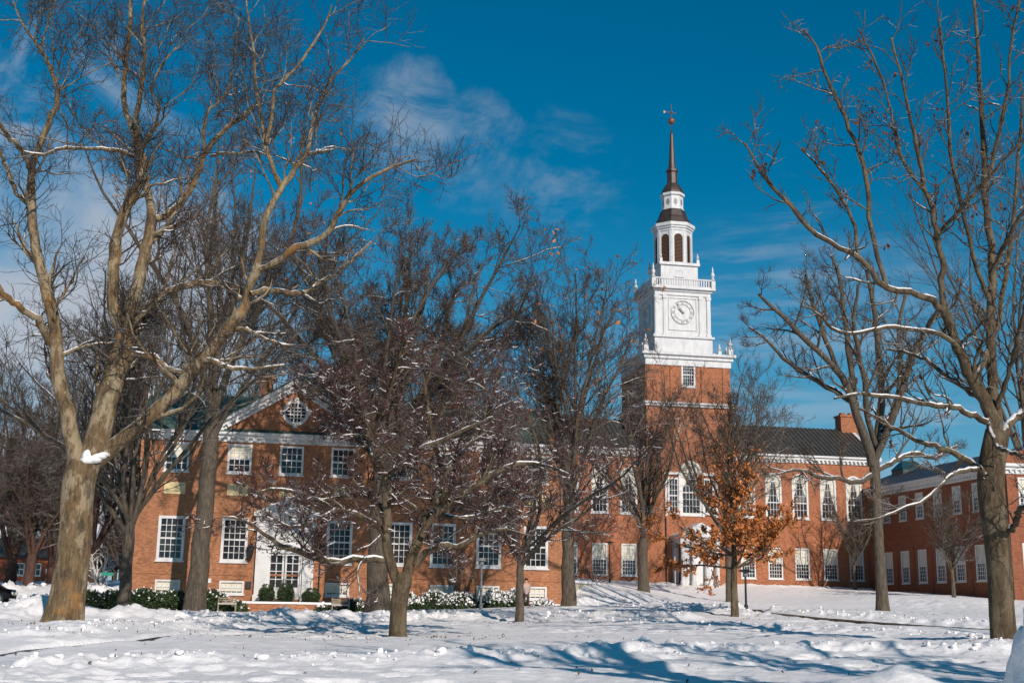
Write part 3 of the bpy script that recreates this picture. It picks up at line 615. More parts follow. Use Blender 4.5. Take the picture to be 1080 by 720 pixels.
# dials on the two faces one can see
cz=zf(329,CY,719)
for rz,ctr in ((0,(TX,CY+.12)),(-math.pi/2,(TX-h1+.12,TYc))):
    m=MB(); m.ring(0,0,1.42,1.36,-.14,-.002,n=36); m.ring(0,0,.98,.93,-.10,-.002,n=32)
    for k in range(12):
        a=math.radians(30*k); 
        for o_ in ((-.10,0,.10) if k%3 else (-.14,-.05,.05,.14)):
            d=(math.cos(a),math.sin(a)); n_=(-d[1],d[0]); q=[(d[0]*r+n_[0]*(o_+w_),d[1]*r+n_[1]*(o_+w_)) for r,w_ in ((1.0,-.028),(1.31,-.028),(1.31,.028),(1.0,.028))]; m.prism(q,-.09,-.004)
    cl=link('clock_dial',m.mesh('clock_dial',simple('grey_dial_iron',(.56,.55,.55),.1)),tw,tuple(np.array([ctr[0],ctr[1],cz])-wl(tw)),rz)
    for ln,wd,an in ((.85,.09,140),(1.22,.06,128)):
        a=math.radians(an); d=(math.cos(a),math.sin(a)); n_=(-d[1],d[0]); m=MB(); m.prism([(d[0]*r+n_[0]*w_,d[1]*r+n_[1]*w_) for r,w_ in ((-.2,-wd),(ln,-.02),(ln,.02),(-.2,wd))],-.20-.03*wd,-.16-.03*wd); link('clock_hand',m.mesh('clock_hand',MT['grey']),cl)
# balustrade above
z0=zs1; m=MB(); hh=h1+.25
for f_ in range(4):
    R_=Matrix.Rotation(f_*math.pi/2,3,'Z')
    def bx(x0,x1,y0,y1,z0_,z1_):
        p=[(x0,y0,z0_),(x1,y0,z0_),(x1,y1,z0_),(x0,y1,z0_),(x0,y0,z1_),(x1,y0,z1_),(x1,y1,z1_),(x0,y1,z1_)]
        m.hexa([tuple(R_@Vector(q)+Vector((TX,TYc,0))) for q in p])
    bx(-hh+.2,hh-.2,-hh-.1,-hh+.1,z0+.02,z0+.2); bx(-hh+.2,hh-.2,-hh-.12,-hh+.12,z0+.95,z0+1.1)
    k=-hh+.45
    while k<hh-.4: bx(k-.07,k+.07,-hh-.06,-hh+.06,z0+.2,z0+.95); k+=.3
m.build('balustrade',MT['white2'],tw)
for sx in (-1,1):
    for sy in (-1,1): finial(TX+sx*hh,TYc+sy*hh,zs1,2.75,.24)
h2_=2.28; zs2=zf(277,TYc-h2_,717)
m=MB(); sq(m,h2_,zs1-.05,zs2-.35); sq(m,h2_+.22,zs2-.348,zs2-.02); m.build('upper_stage',MT['white2'],tw)
window(tw,(TX,TYc-h2_,zf(292,TYc-h2_)),0,.95,.8,3,2,mt='white2',cas=.1)
for sx in (-1,1):
    for sy in (-1,1): finial(TX+sx*(h2_+.0),TYc+sy*(h2_+.0),zs2-.02,1.25,.17)
# octagonal belfry; apothem
ap=2.1; zbt=zf(242,TYc-ap,709)
def octa(m,a,z0,z1): m.lathe(TX,TYc,[(a,z0),(a,z1)],8,math.pi/8,sq=True)
mw=MB(); ml=MB(); fw_=ap*math.tan(math.pi/8)*2
for f_ in range(8):
    R_=Matrix.Rotation(f_*math.pi/4,3,'Z'); mp=lambda u,n,z:tuple(R_@Vector((u,-ap+n,0))+Vector((TX,TYc,z)))
    wall(mw,mp,-fw_/2,fw_/2,zs2-.03,zbt,[(0,1.05,zs2+.15,zbt-.42,True)],.2)
    for s_ in (-1,1):
        p=[(s_*(fw_/2-.17)-.1,-ap-.07),(s_*(fw_/2-.17)+.1,-ap-.07),(s_*(fw_/2-.17)+.1,-ap+.02),(s_*(fw_/2-.17)-.1,-ap+.02)]
        mw.hexa([tuple(R_@Vector((x,y,0))+Vector((TX,TYc,zz))) for zz in (zs2,zbt-.02) for x,y in p])
    z=zs2+.2; lo=zbt-.42
    while z<lo:
        hw=.53
        if z>lo-.53: hw=math.sqrt(max(0,.53**2-(z-(lo-.53))**2))
        if hw>.08:
            q=[(-hw,-ap+.06,z),(hw,-ap+.06,z),(hw,-ap+.19,z+.12),(-hw,-ap+.19,z+.12)]; q2=[(x,y,zz+.03) for x,y,zz in q]
            ml.hexa([tuple(R_@Vector((x,y,0))+Vector((TX,TYc,zz))) for x,y,zz in q+q2])
        z+=.17
mw.build('belfry',MT['white2'],tw)
ml.lathe(TX,TYc,[(ap-.25,zs2),(ap-.25,zbt-.1)],8,math.pi/8,sq=True); ml.build('louvers',MT['louver'],tw)
m=MB(); octa(m,ap+.08,zbt,zbt+.3); octa(m,ap+.22,zbt+.3,zbt+.55); octa(m,ap+.36,zbt+.55,zf(234,TYc-ap,709)+.0); m.build('cornice',MT['white2'],tw)
zd0=zf(235,TYc-2,709); zd1=zf(219.5,TYc-1.3,709)
m=MB(); pr=[(2.25,zd0),(2.1,zd0+.25),(2.0,zd0+.5),(1.85,zd0+.85),(1.66,zd0+1.2),(1.42,zd1-.15),(1.36,zd1)]; m.lathe(TX,TYc,pr,8,math.pi/8,sq=True); m.build('dome',MT['copper'],tw)
zl1=zf(202,TYc-1.3,709); m=MB(); octa(m,1.3,zd1,zd1+.15); octa(m,1.2,zd1+.15,zl1-.3); octa(m,1.38,zl1-.3,zl1); m.build('lantern',MT['white2'],tw)
m=MB()
for f_ in range(8):
    R_=Matrix.Rotation(f_*math.pi/4,3,'Z'); c=zd1+.95
    P=[(.24*math.cos(t),.40*math.sin(t)) for t in [2*math.pi*k/14 for k in range(14)]]
    q=[tuple(R_@Vector((x,-1.215,0))+Vector((TX,TYc,c+z))) for x,z in P]+[tuple(R_@Vector((x,-1.17,0))+Vector((TX,TYc,c+z))) for x,z in P]
    m.add(q,[tuple(range(14))]+[(i_,i_+14,(i_+1)%14+14,(i_+1)%14) for i_ in range(14)])
m.build('oval_window',MT['grey'],tw)
zu1=zf(193,TYc-.7,709); z3=zf(180,TYc,709); z4=zf(178,TYc,709); z5=zf(142,TYc,709); z6=zf(128,TYc,709); z7=zf(110,TYc,709)
m=MB(); m.lathe(TX,TYc,[(1.32,zl1),(1.25,zl1+.3),(1.1,zl1+.7),(.75,zu1),(.6,zu1+.1),(.55,z3-.3),(.72,z3-.25),(.72,z3),(.5,z3+.05),(.42,z4+.25)],8,math.pi/8,sq=True); m.build('upper_dome',MT['copper'],tw)
m=MB(); m.lathe(TX,TYc,[(.42,z4+.2),(.20,z5),(.12,z5+.1)],8,math.pi/8); m.lathe(TX,TYc,[(.1,z5),(.16,z5+.15),(.16,z5+.3),(.05,z5+.45),(.05,z6)],8); m.build('spire',MT['copper'],tw)
m=MB(); m.lathe(TX,TYc,[(.44*math.cos(t),z6+.44*math.sin(t)) for t in np.linspace(-1.5,1.5,11)],14); m.build('ball',MT['gold'],tw,True)
m=MB(); m.tube((TX,TYc,z6+.4),(TX,TYc,z7),.045); m.tube((TX-.75,TYc,z6+1.15),(TX+.65,TYc,z6+1.05),.05); m.prism([(TX-1.0,z6+.95),(TX-.6,z6+1.15),(TX-1.0,z6+1.35)],TYc-.02,TYc+.02); m.tube((TX,TYc-.4,z6+1.1),(TX,TYc+.4,z6+1.1),.04); m.lathe(TX,TYc,[(.02,z6+1.0),(.12,z6+1.12),(.02,z6+1.24)],8); m.build('weather_vane',MT['gold'],tw)
# ------------------------------------------------------------------ east wing
WX=65.4; WF=102.; gW=2.2
wg=thing('brick_wing','two storey brick wing on the right whose shaded side recedes to the library','building',(72,WF,gW))
m=MB(); WY=[125.2,121.6,118.0,114.35,110.7,107.1,103.6]; ops=[]
for y in WY: ops+=[(y,1.55,11.35,14.05),(y,1.75,4.75,8.15)]
wall(m,lambda u,n,z:(WX+n,u,z),WF,BY,gW-1,14.6,ops)
FX=[67.5,71.1,74.7,78.3,81.9]; ops=[]
for x in FX: ops+=[(x,2.0,11.2,14.1),(x,2.0,4.6,8.1)]
wall(m,lambda u,n,z:(u,WF+n,z),WX,84,gW-1,14.6,ops)
for y in [ (WY[k]+WY[k+1])/2 for k in range(6)]: m.box(WX-.06,WX-.001,y-.18,y+.18,gW-1,9.0)
m.box(WX-.05,WX-.001,WF,BY,9.6,9.8); m.box(WX,84,WF-.05,WF-.001,9.6,9.8)
# brick gable parapet above the front
m.prism([(WX+.0,15.35),(84,15.35),(84,17.5),(70,17.5),(WX+.6,16.3),(WX,16.3)],WF-.02,WF+.4)
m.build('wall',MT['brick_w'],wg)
for y in WY: window(wg,(WX,y,11.35),-math.pi/2,1.55,2.7,4,6,cas=.13,blind=.5); window(wg,(WX,y,4.75),-math.pi/2,1.75,3.4,4,8,cas=.15,blind=.5)
for x in FX: window(wg,(x,WF,11.2),0,2.0,2.9,5,6,cas=.16,blind=.55); window(wg,(x,WF,4.6),0,2.0,3.5,5,8,cas=.16)
m=MB()
for a_,b_,p in ((14.4,14.75,.14),(14.752,15.05,.35),(15.052,15.32,.6)): m.box(WX-p,84,WF-p,BY-.7,a_,b_)
k=WF+.2
while k<BY-1: m.box(WX-.33,WX-.142,k,k+.2,14.55,14.749); k+=.55
k=WX+.2
while k<84: m.box(k,k+.2,WF-.33,WF-.142,14.55,14.749); k+=.55
m.build('cornice',MT['white'],wg)
m=MB(); m.prism([(WX-.6,15.33),(WX+6.5,18.0),(WX+12.5,18.0),(84,15.33)],WF+.45,BY+6); m.build('roof',MT['copper'],wg)
p0=PY(945,495,133); p1=PY(972,495,133); m=MB(); zc=p0[2]; xc=(p0[0]+p1[0])/2
m.add([(xc-1.6,131.5,zc),(xc+1.6,131.5,zc),(xc+1.6,134.5,zc),(xc-1.6,134.5,zc),(xc-.9,133,zc+1.1),(xc+.9,133,zc+1.1)],[(0,1,5,4),(1,2,5),(2,3,4,5),(3,0,4),(0,3,2,1)]); m.box(xc-1.5,xc+1.5,131.6,134.4,zc-3,zc-.002); m.build('skylight',simple('green_copper_glass',(.02,.06,.07),.3,3,.3,.6),wg)
# ------------------------------------------------------------------ trees
def nrm(v): return v/np.maximum(np.linalg.norm(v,axis=-1,keepdims=True),1e-9)
def grow(st,d,ln,ra,rb,Np,wig,up,rg):
    B=len(st); P=np.zeros((B,Np,3)); P[:,0]=st; d=nrm(d); stp=(ln/(Np-1))[:,None]
    for i_ in range(1,Np):
        d=nrm(d+rg.randn(B,3)*wig+np.array([0,0,1.])*up); P[:,i_]=P[:,i_-1]+d*stp
    t=np.linspace(0,1,Np)[None]; return P,ra[:,None]*(1-t)**.8+rb[:,None]*t
def kids(P,R,n,t0,t1,am,asd,lf,rf,Np,wig,up,rg,rmin,lmin=.15,upb=.3,shape=.5,ld=None,dens=None):
    B,Np0,_=P.shape; L_=np.linalg.norm(np.diff(P,axis=1),axis=2).sum(1)
    keep=(rg.rand(B,n)<(dens*L_/n)[:,None]).ravel() if dens else np.ones(B*n,bool)
    t=t0+(t1-t0)*(np.arange(n)[None]+rg.rand(B,n))/n; x=t*(Np0-1); i0=np.minimum(x.astype(int),Np0-2); f=x-i0; bi=np.arange(B)[:,None]
    st=P[bi,i0]*(1-f[...,None])+P[bi,i0+1]*f[...,None]; T=nrm(P[bi,i0+1]-P[bi,i0]); r=R[bi,i0]*(1-f)+R[bi,i0+1]*f
    st=st.reshape(-1,3)[keep];T=T.reshape(-1,3)[keep];r=r.ravel()[keep];tt=t.ravel()[keep];LL=np.repeat(L_,n)[keep]
    q=rg.randn(len(st),3)+np.array([0,0,1.])*upb; q=nrm(q-(q*T).sum(1,keepdims=True)*T)
    a=np.radians(am+asd*rg.randn(len(st)))[:,None]; d=np.cos(a)*T+np.sin(a)*q
    ln=np.maximum((LL if ld is None else ld)*lf*(1-shape*tt)*rg.uniform(.65,1.25,len(st)),lmin)
    return grow(st,d,ln,np.maximum(r*rf*rg.uniform(.8,1.1,len(st)),rmin),np.full(len(st),rmin*.6),Np,wig,up,rg)
def tubes(P,R,Sd):
    B,Np,_=P.shape; T=nrm(np.gradient(P,axis=1)); ref=np.cross(T[:,0],np.array([.31,.87,.41])); ref=nrm(ref)[:,None]
    n1=nrm(ref-(ref*T).sum(2,keepdims=True)*T); n2=np.cross(T,n1); a=2*np.pi*np.arange(Sd)/Sd
    V=P[:,:,None]+R[:,:,None,None]*(n1[:,:,None]*np.cos(a)[None,None,:,None]+n2[:,:,None]*np.sin(a)[None,None,:,None])
    b=(np.arange(B)*Np*Sd)[:,None,None]; i_=(np.arange(Np-1)*Sd)[None,:,None]; j_=np.arange(Sd)[None,None]; jn=(j_+1)%Sd
    Fq=np.stack([b+i_+j_,b+i_+jn,b+i_+Sd+jn,b+i_+Sd+j_],-1).reshape(-1,4); return V.reshape(-1,3),Fq
def join(L_):
    V=[];Fq=[];o=0
    for v,f in L_: V.append(v);Fq.append(f+o);o+=len(v)
    return np.concatenate(V),np.concatenate(Fq)
def cr(pts,Np):
    p=np.array(pts,float); n=len(p); p=np.vstack([2*p[0]-p[1],p,2*p[-1]-p[-2]]); u=np.linspace(0,n-1-1e-6,Np); k=u.astype(int); f=(u-k)[:,None]
    a,b,c,d=p[k],p[k+1],p[k+2],p[k+3]; return .5*(2*b+(c-a)*f+(2*a-5*b+4*c-d)*f*f+(3*b-a-3*c+d)*f**3)
def limb(pts,Y0,Np=22,Ye=0,rough=.012,rg=None):   # traced limb: px,py,width px[,dy]; each point gets its own distance
    o=[];
    for k,q in enumerate(pts):
        dy=q[3] if len(q)>3 else Ye*k/max(1,len(pts)-1); p=PY(q[0],q[1],Y0+dy); dist=(p-CP)@fw; o.append((*p,q[2]*.5*dist/1300))
    c=cr(o,Np); c[:,3]=np.maximum(c[:,3],.012); 
    if rg is not None: c[1:-1,:3]+=rg.randn(Np-2,3)*np.where(c[1:-1,3:4]<.13,c[1:-1,3:4]*.30,.022)
    return c[:,:3],c[:,3]
def snow_on(P,R,rg,rmin=.03,cover=.8,th_=.8,mn=0.):   # rounded ridge of snow along the upper side of near-level limbs
    out=[]
    T=nrm(np.gradient(P,axis=1)); Sd=6; B,Np,_=P.shape
    ok=(np.abs(T[...,2])<th_)&(R>rmin)&(rg.rand(B,1)<cover)&(rg.rand(B,Np)<.84)
    up=np.array([0,0,1.])-T*T[...,2:3]; up=nrm(up); side=np.cross(T,up); a=np.linspace(-.15,math.pi+.15,Sd)
    k=np.clip(1.25-np.abs(T[...,2])/th_,0,1)*ok
    w=np.maximum(R*.66,mn)*np.minimum(1,.35+k); h=(R*.22+.016)*k*rg.uniform(.7,1.25,(B,Np)); base=P+up*(R*.62)[...,None]
    base=base-up*(R*.5*(k<=.01))[...,None]
    V=base[:,:,None]+side[:,:,None]*(np.cos(a)[None,None]*w[...,None])[...,None]+up[:,:,None]*(np.sin(a)[None,None]*(h+R*.3*k)[...,None])[...,None]
    b=(np.arange(B)*Np*Sd)[:,None,None]; i_=(np.arange(Np-1)*Sd)[None,:,None]; j_=np.arange(Sd-1)[None,None]
    Fq=np.stack([b+i_+j_,b+i_+j_+1,b+i_+Sd+j_+1,b+i_+Sd+j_],-1); keep=((k[:,:-1]>.01)|(k[:,1:]>.01))
    return V.reshape(-1,3),Fq[keep].reshape(-1,4)
def quads_at(C,sz,rg,droop=.3,asp=1.5):    # small bent leaves
    n=len(C); a=nrm(rg.randn(n,3)-np.array([0,0,droop])); b=nrm(np.cross(a,rg.randn(n,3))); s_=(sz*rg.uniform(.6,1.3,n))[:,None]; nn=np.cross(a,b)
    v=np.stack([C,C+a*s_*.5*asp+b*s_*.45+nn*s_*.12,C+a*s_*asp,C+a*s_*.5*asp-b*s_*.45+nn*s_*.12],1).reshape(-1,3); return v,np.arange(4*n).reshape(-1,4)
OV=np.array([(1,0,0),(-1,0,0),(0,1,0),(0,-1,0),(0,0,1),(0,0,-1)],float); OF=np.array([(0,2,4),(2,1,4),(1,3,4),(3,0,4),(2,0,5),(1,2,5),(3,1,5),(0,3,5)])
def blobs(C,sz,rg,flat=1.):
    n=len(C); s_=(sz*rg.uniform(.6,1.4,n))[:,None,None]; v=C[:,None]+OV[None]*s_*rg.uniform(.6,1.4,(n,6,1))*np.array([1,1,flat]); return v.reshape(-1,3),(OF[None]+6*np.arange(n)[:,None,None]).reshape(-1,3)
def pick(P,n,rg,lo=.3):
    B,Np,_=P.shape; b=rg.randint(0,B,n); t=(lo+(1-lo)*rg.rand(n))*(Np-1); k=np.minimum(t.astype(int),Np-2); f=(t-k)[:,None]; return P[b,k]*(1-f)+P[b,k+1]*f
def mk(name,VF,mat,root,smooth=True): 
    return link(name,mesh_from(VF[0]-wl(root),VF[1],name,[mat],None,smooth),root)
def tree_obj(label,base,bark,limbs,levels,seed,twig=None,cat='tree',group=None,name='bare_tree',snow=.0,leaves=None,berries=None,snowbits=0,tsides=12,flare=None,trunk=None,kid0=None,pods=0,rmin=.007):
    """limbs: list of (P,R) traced or grown main limbs; levels: list of dicts for successive generations"""
    rg=np.random.RandomState(seed); root=thing(name,label,cat,base,group)
    Np=len(limbs[0][0]) if limbs else 0
    main=[]
    if trunk is not None:
        P,R=trunk
        if flare:
            t=np.linspace(0,1,len(R)); R=R*(1+flare*np.exp(-t*len(R)/1.6))
        v,f=tubes(P[None],R[None],20); Rm=R
        # uneven bark, root flare lobes
        c=P.repeat(20,axis=0); d=v-c; a=np.tile(np.arange(20)*2*math.pi/20,len(P)); hh=np.repeat(np.exp(-np.linspace(0,1,len(P))*len(P)/2.2),20)
        d*=(1+.10*hh*np.sin(a*5+seed)+.05*hh*np.sin(a*3)+.05*(fbm(a*2+5,v[:,2]*1.3,seed,3)-.5))[:,None]; main.append((c+d,f))
    PL=np.stack([l[0] for l in limbs]); RL=np.stack([l[1] for l in limbs]); main.append(tubes(PL,RL,tsides))
    k=0; cur=(PL,RL); allP=[(PL,RL)]; tw=[]; 
    for li,lv in enumerate(levels):
        lv=dict(lv); src=cur
        P,R=kids(src[0],src[1],lv['n'],lv.get('t0',.25),lv.get('t1',1.),lv.get('a',45),lv.get('as',12),lv.get('l',.5),lv.get('r',.6),lv.get('N',6),lv.get('w',.12),lv.get('u',.03),rg,lv.get('rmin',rmin),lv.get('lmin',.2),lv.get('ub',.3),lv.get('sh',.5),lv.get('ld'),lv.get('d'))
        (main if li==0 else tw).append(tubes(P,R,lv.get('s',max(3,7-2*li)))); allP.append((P,R)); cur=(P,R)
    mk('trunk',join(main),bark,root); mk('crown',join(tw),twig or bark,root)
    if snow:
        sv=[snow_on(p,r,rg,.02 if q else .03,snow*(1,.85,.55,.3)[min(q,3)]) for q,(p,r) in enumerate(allP[:4]) ]; 
        if snowbits: sv+=[snow_on(p,r,rg,.001,c_,.75,.013) for (p,r),c_ in zip(allP[3:5],(.13,.05))]; C=pick(allP[-1][0],snowbits,rg,.0); sv=[(v,f) for v,f in sv]+[(lambda q:(q[0],np.concatenate([q[1],q[1][:,:1]],1)))(blobs(C+np.array([0,0,.012]),.017,rg,.6))]
        mk('snow_cover',join(sv),MT['snow'],root)
    if leaves: n,sz,mat,mask,lo=leaves; C=pick(allP[-1][0],n,rg,lo); C=C[mask(C)] if mask else C; mk('leaves',quads_at(C,sz,rg),mat,root,False)
    if berries: n,sz=berries; C=pick(allP[-1][0],n//3,rg,.5); C=np.concatenate([C+rg.randn(*C.shape)*.035 for _ in range(3)]); mk('fruit',blobs(C-np.array([0,0,.03]),sz,rg,1.3),MT['berry'],root,False)
    if pods: 
        C=pick(allP[-1][0],pods//3,rg,.7); C=np.concatenate([C+rg.randn(*C.shape)*.07 for _ in range(3)]); mk('dry_leaves',quads_at(C,.115,rg,2.,1.4),MT['leaf_b'],root,False)
    return root,allP
def base_at(px,py): p=PG(px,py); return p
# ---- big pale tree on the left
rg=np.random.RandomState(1); B=PG(70,656); Y1=B[1]
tr=limb([(66,664,40),(69,645,38),(73,620,36),(77,590,35),(80,560,34),(81,530,34),(84,505,34),(89,488,34)],Y1,16)
tr=(tr[0],tr[1])
Ls=[
 [(82,495,20),(72,440,17),(62,400,16),(58,350,14),(48,300,13),(38,262,12),(34,230,12),(33,195,11),(33,175,10)],
 [(33,178,9),(50,132,9),(62,104,8),(52,70,6),(42,52,5),(30,35,4),(20,18,3),(12,-5,2)],
 [(42,52,4),(52,20,3),(60,-15,2)],
 [(33,180,8),(22,158,7),(8,143,6),(-8,120,6),(-25,90,4)],
 [(30,215,7),(18,203,6),(8,180,6),(0,160,5),(-14,130,4)],
 [(52,362,9),(44,345,9),(30,330,8),(15,320,8),(0,303,7),(-25,290,6),(-60,285,4)],
 [(98,485,30),(106,450,27),(115,415,25),(126,380,24),(133,352,22),(137,335,18)],
 [(130,352,15),(120,325,14),(119,290,14),(121,262,13),(128,232,13),(140,205,13),(150,185,13),(150,165,12),(144,150,11)],
 [(144,152,9),(134,120,9),(131,90,8),(133,60,7),(137,25,6),(139,-20,5)],
 [(146,152,8),(144,120,8),(150,90,7),(152,55,6),(150,20,5),(156,-20,4)],
 [(137,338,15),(145,300,15),(155,258,14),(160,225,12),(154,195,9),(146,170,8)],
 [(148,160,5),(156,145,5),(165,128,4),(167,112,4),(160,95,3),(170,70,3),(190,45,2)],
 [(140,165,6),(128,160,6),(108,157,5),(88,157,5),(65,156,5),(48,163,4),(25,160,3)],
 [(160,232,9),(175,226,10),(190,215,9),(203,195,9),(212,172,8),(220,155,8),(236,138,7),(252,125,6),(268,112,5)],
 [(214,168,5),(218,120,4),(228,110,4),(240,95,4),(247,60,3),(252,20,2)],
 [(222,165,4),(235,162,4),(250,162,4),(268,160,3),(285,165,2)],
 [(132,368,9),(142,338,9),(156,322,9),(175,308,9),(200,300,9),(225,297,9),(245,303,8),(262,309,7)],
 [(134,380,7),(146,374,7),(160,376,7),(176,386,7),(190,393,6),(200,383,6),(222,380,6),(240,386,5),(262,390,4),(300,385,2)],
 [(96,488,22),(118,472,18),(140,455,17),(165,432,16),(190,407,15),(215,378,14),(240,348,14),(258,325,13),(262,305,12),(272,284,11)],
 [(270,288,10),(276,262,9),(280,230,9),(290,208,9),(297,198,8),(310,180,8),(322,163,7),(330,133,6),(338,105,5),(352,80,4),(370,62,3),(384,40,2)],
 [(297,198,7),(286,175,6),(280,150,6),(275,125,5),(270,95,5),(268,60,4),(262,20,3),(258,-20,2)],
 [(281,150,6),(286,125,6),(290,95,5),(300,85,5),(315,68,4),(330,48,4),(343,25,3),(350,5,2)],
 [(322,163,5),(338,160,5),(352,158,3)],
 [(272,284,8),(290,276,8),(305,268,9),(325,258,9),(342,248,8),(353,232,7),(364,212,7),(375,198,6),(400,182,5),(425,172,4),(440,168,2)],
 [(264,310,7),(285,306,7),(305,308,7),(325,305,6),(340,296,6),(355,288,5),(372,272,4),(392,255,3)],
]
YE=[0,-2,2,-3,2,-3,0,1,2,-2,1,-3,-4,3,1,-2,2,-2,-2,1,3,-2,3,-3,3]
YS=[0,0,0,0,0,0,0,0,1,1,0,1,1,1,3,3,0,0,0,-2,-1.2,-.6,-1.,-2,-2]
lm=[]
for l,ys,ye in zip(Ls,YS,YE): lm.append(limb([(a,b,c*(.70+.25*min(1,max(0,(b-120)/240))),ys+(ye)*k/(len(l)-1)) for k,(a,b,c) in enumerate(l)],Y1,22,rg=rg))
T1,_=tree_obj('huge old tree with pale mottled bark and three thick forking stems, lower left',(B[0],B[1],B[2]-.1),MT['bark1'],lm,
 [dict(n=16,t0=.22,t1=1.,a=46,ld=3.1,d=1.1,l=1,sh=.35,r=.40,N=10,w=.2,u=.07,ub=.5,rmin=.018,s=6),dict(n=8,t0=.12,a=44,ld=1.7,d=2.3,l=1,sh=.4,r=.6,N=7,w=.2,u=.04,rmin=.012),dict(n=6,t0=.1,a=42,l=1,ld=.95,d=3.6,sh=.3,r=.65,N=5,w=.2,u=.02,rmin=.009,s=3),dict(n=3,t0=.1,a=40,l=1,ld=.5,N=4,w=.18,s=3,rmin=.007,lmin=.25,sh=.2)],
 11,twig=MT['twig1'],snow=.6,trunk=tr,flare=.28)
b_=link('snow_wedge',None) if False else None
p=limb([(88,494,1),(92,485,1)],Y1)[0][0]; kk=fbm(IV[:,0]*1.6+4,IV[:,1]*1.6+IV[:,2]*1.3+4,8,3)[:,None]; sw=[(IV*np.array([a_,b_,c_])*(.7+.75*kk)+PY(qx,qy,Y1-.36),IF) for qx,qy,a_,b_,c_ in ((92,485,.24,.22,.15),(91,481,.15,.2,.22),(98,484,.26,.2,.13),(104,481,.24,.18,.10),(109,479,.2,.15,.08))]
mk('snow_cover',join(sw),MT['snow'],T1)
# ---- big tree on the right edge
rg=np.random.RandomState(2); B=PG(1058,679); Y2=B[1]
tr=limb([(1059,686,28),(1058,670,27),(1056,640,26),(1054,600,26),(1051,565,27),(1047,535,28),(1045,505,28),(1048,478,27),(1052,455,25)],Y2,18)
Ls=[
 ([(1050,458,18),(1042,430,17),(1032,410,16),(1020,388,15),(1010,365,13),(1001,340,12),(994,325,11)],0,0),
 ([(996,330,8),(992,300,8),(993,278,8),(989,255,7),(984,230,7),(978,205,6),(972,180,5),(966,150,5),(960,120,4),(950,80,3),(940,40,3)],0,-2),
 ([(996,328,9),(986,320,9),(975,312,9),(962,309,8),(945,307,8),(930,300,8),(916,284,7),(900,268,7),(882,261,6),(865,250,6),(848,236,6),(834,217,5),(820,203,5),(805,185,4),(792,162,3),(784,150,2)],0,-3),
 ([(935,303,6),(925,270,6),(918,240,6),(917,210,6),(912,180,6),(905,155,5),(897,140,5),(888,118,5),(878,95,4),(868,72,4),(862,50,3),(848,32,2)],-1,3),
 ([(905,270,5),(902,240,5),(892,215,4),(875,190,4),(860,172,3),(845,158,2)],-1,3),
 ([(1052,458,16),(1048,420,14),(1046,390,13),(1045,350,12),(1046,310,11),(1045,270,10),(1042,230,9),(1038,190,8),(1037,140,7),(1034,90,6),(1030,40,5),(1026,-10,4)],0,3),
 ([(1056,462,12),(1066,445,11),(1080,432,9),(1098,415,8),(1120,390,6)],0,2),
 ([(1060,556,7),(1068,558,7),(1072,545,7),(1077,536,7),(1090,530,6),(1120,528,4)],0,-3),
 ([(1046,448,8),(1030,440,8),(1014,431,7),(996,428,7),(975,426,6),(950,420,5),(925,417,5),(902,416,4),(880,420,3)],0,-3),
 ([(1042,424,7),(1025,414,7),(1008,402,6),(992,392,6),(975,378,5),(955,371,4),(935,368,3)],0,3),
 ([(1040,502,8),(1030,492,9),(1018,484,9),(1002,476,8),(985,470,7),(968,464,6),(952,455,5),(939,449,5),(925,440,4),(905,430,3)],-.3,2),
 ([(1034,494,6),(1020,496,6),(1004,500,5),(992,512,4),(975,527,4),(955,535,3),(930,545,3),(900,550,2)],-.3,-2.5),
 ([(1028,408,7),(1038,380,7),(1050,350,7),(1058,310,6),(1064,270,6),(1070,220,5),(1075,160,4),(1078,100,3)],0,4),
 ([(1046,320,6),(1030,285,6),(1022,250,5),(1012,210,5),(1004,170,5),(1000,120,4),(996,70,3),(990,20,3)],1,-3),
 ([(1045,290,6),(1058,262,6),(1072,235,5),(1090,210,4)],1,-2),
 ([(984,250,5),(1000,235,5),(1018,215,5),(1040,190,4),(1062,165,3),(1085,140,2)],-.3,-3),
 ([(1052,430,7),(1064,395,6),(1072,360,6),(1080,330,5),(1090,290,4)],0,-3),
 ([(978,205,4),(955,175,4),(946,150,4),(938,110,3),(925,70,3),(905,30,2)],0,2),
 ([(1040,200,5),(1052,150,5),(1062,100,4),(1066,50,3),(1075,0,3)],2,-2),
 ([(1012,368,6),(990,352,6),(965,348,5),(935,345,5),(905,352,4),(880,348,4),(862,330,3),(845,322,2)],0,-3),
 ([(1042,440,7),(1052,470,6),(1075,480,5),(1100,500,4)],0,-3),
]
lm=[limb([(a,b,c*.82,ys+ye*k/(len(l)-1)) for k,(a,b,c) in enumerate(l)],Y2,24,rg=rg) for l,ys,ye in Ls]
T2,_=tree_obj('big bare tree at the right edge with snow lined limbs and hanging seed pods',(B[0],B[1],B[2]-.1),MT['bark2'],lm,
 [dict(n=16,t0=.22,t1=1.,a=46,ld=1.9,d=1.5,l=1,sh=.35,r=.40,N=10,w=.2,u=.07,ub=.5,rmin=.018,s=6),dict(n=8,t0=.12,a=44,ld=.95,d=2.6,l=1,sh=.4,r=.6,N=7,w=.2,u=.04,rmin=.012),dict(n=6,t0=.1,a=42,l=1,ld=.42,d=4,sh=.3,r=.65,N=4,w=.2,u=.02,rmin=.011,s=3)],
 12,snow=.6,trunk=tr,flare=.12,pods=320)
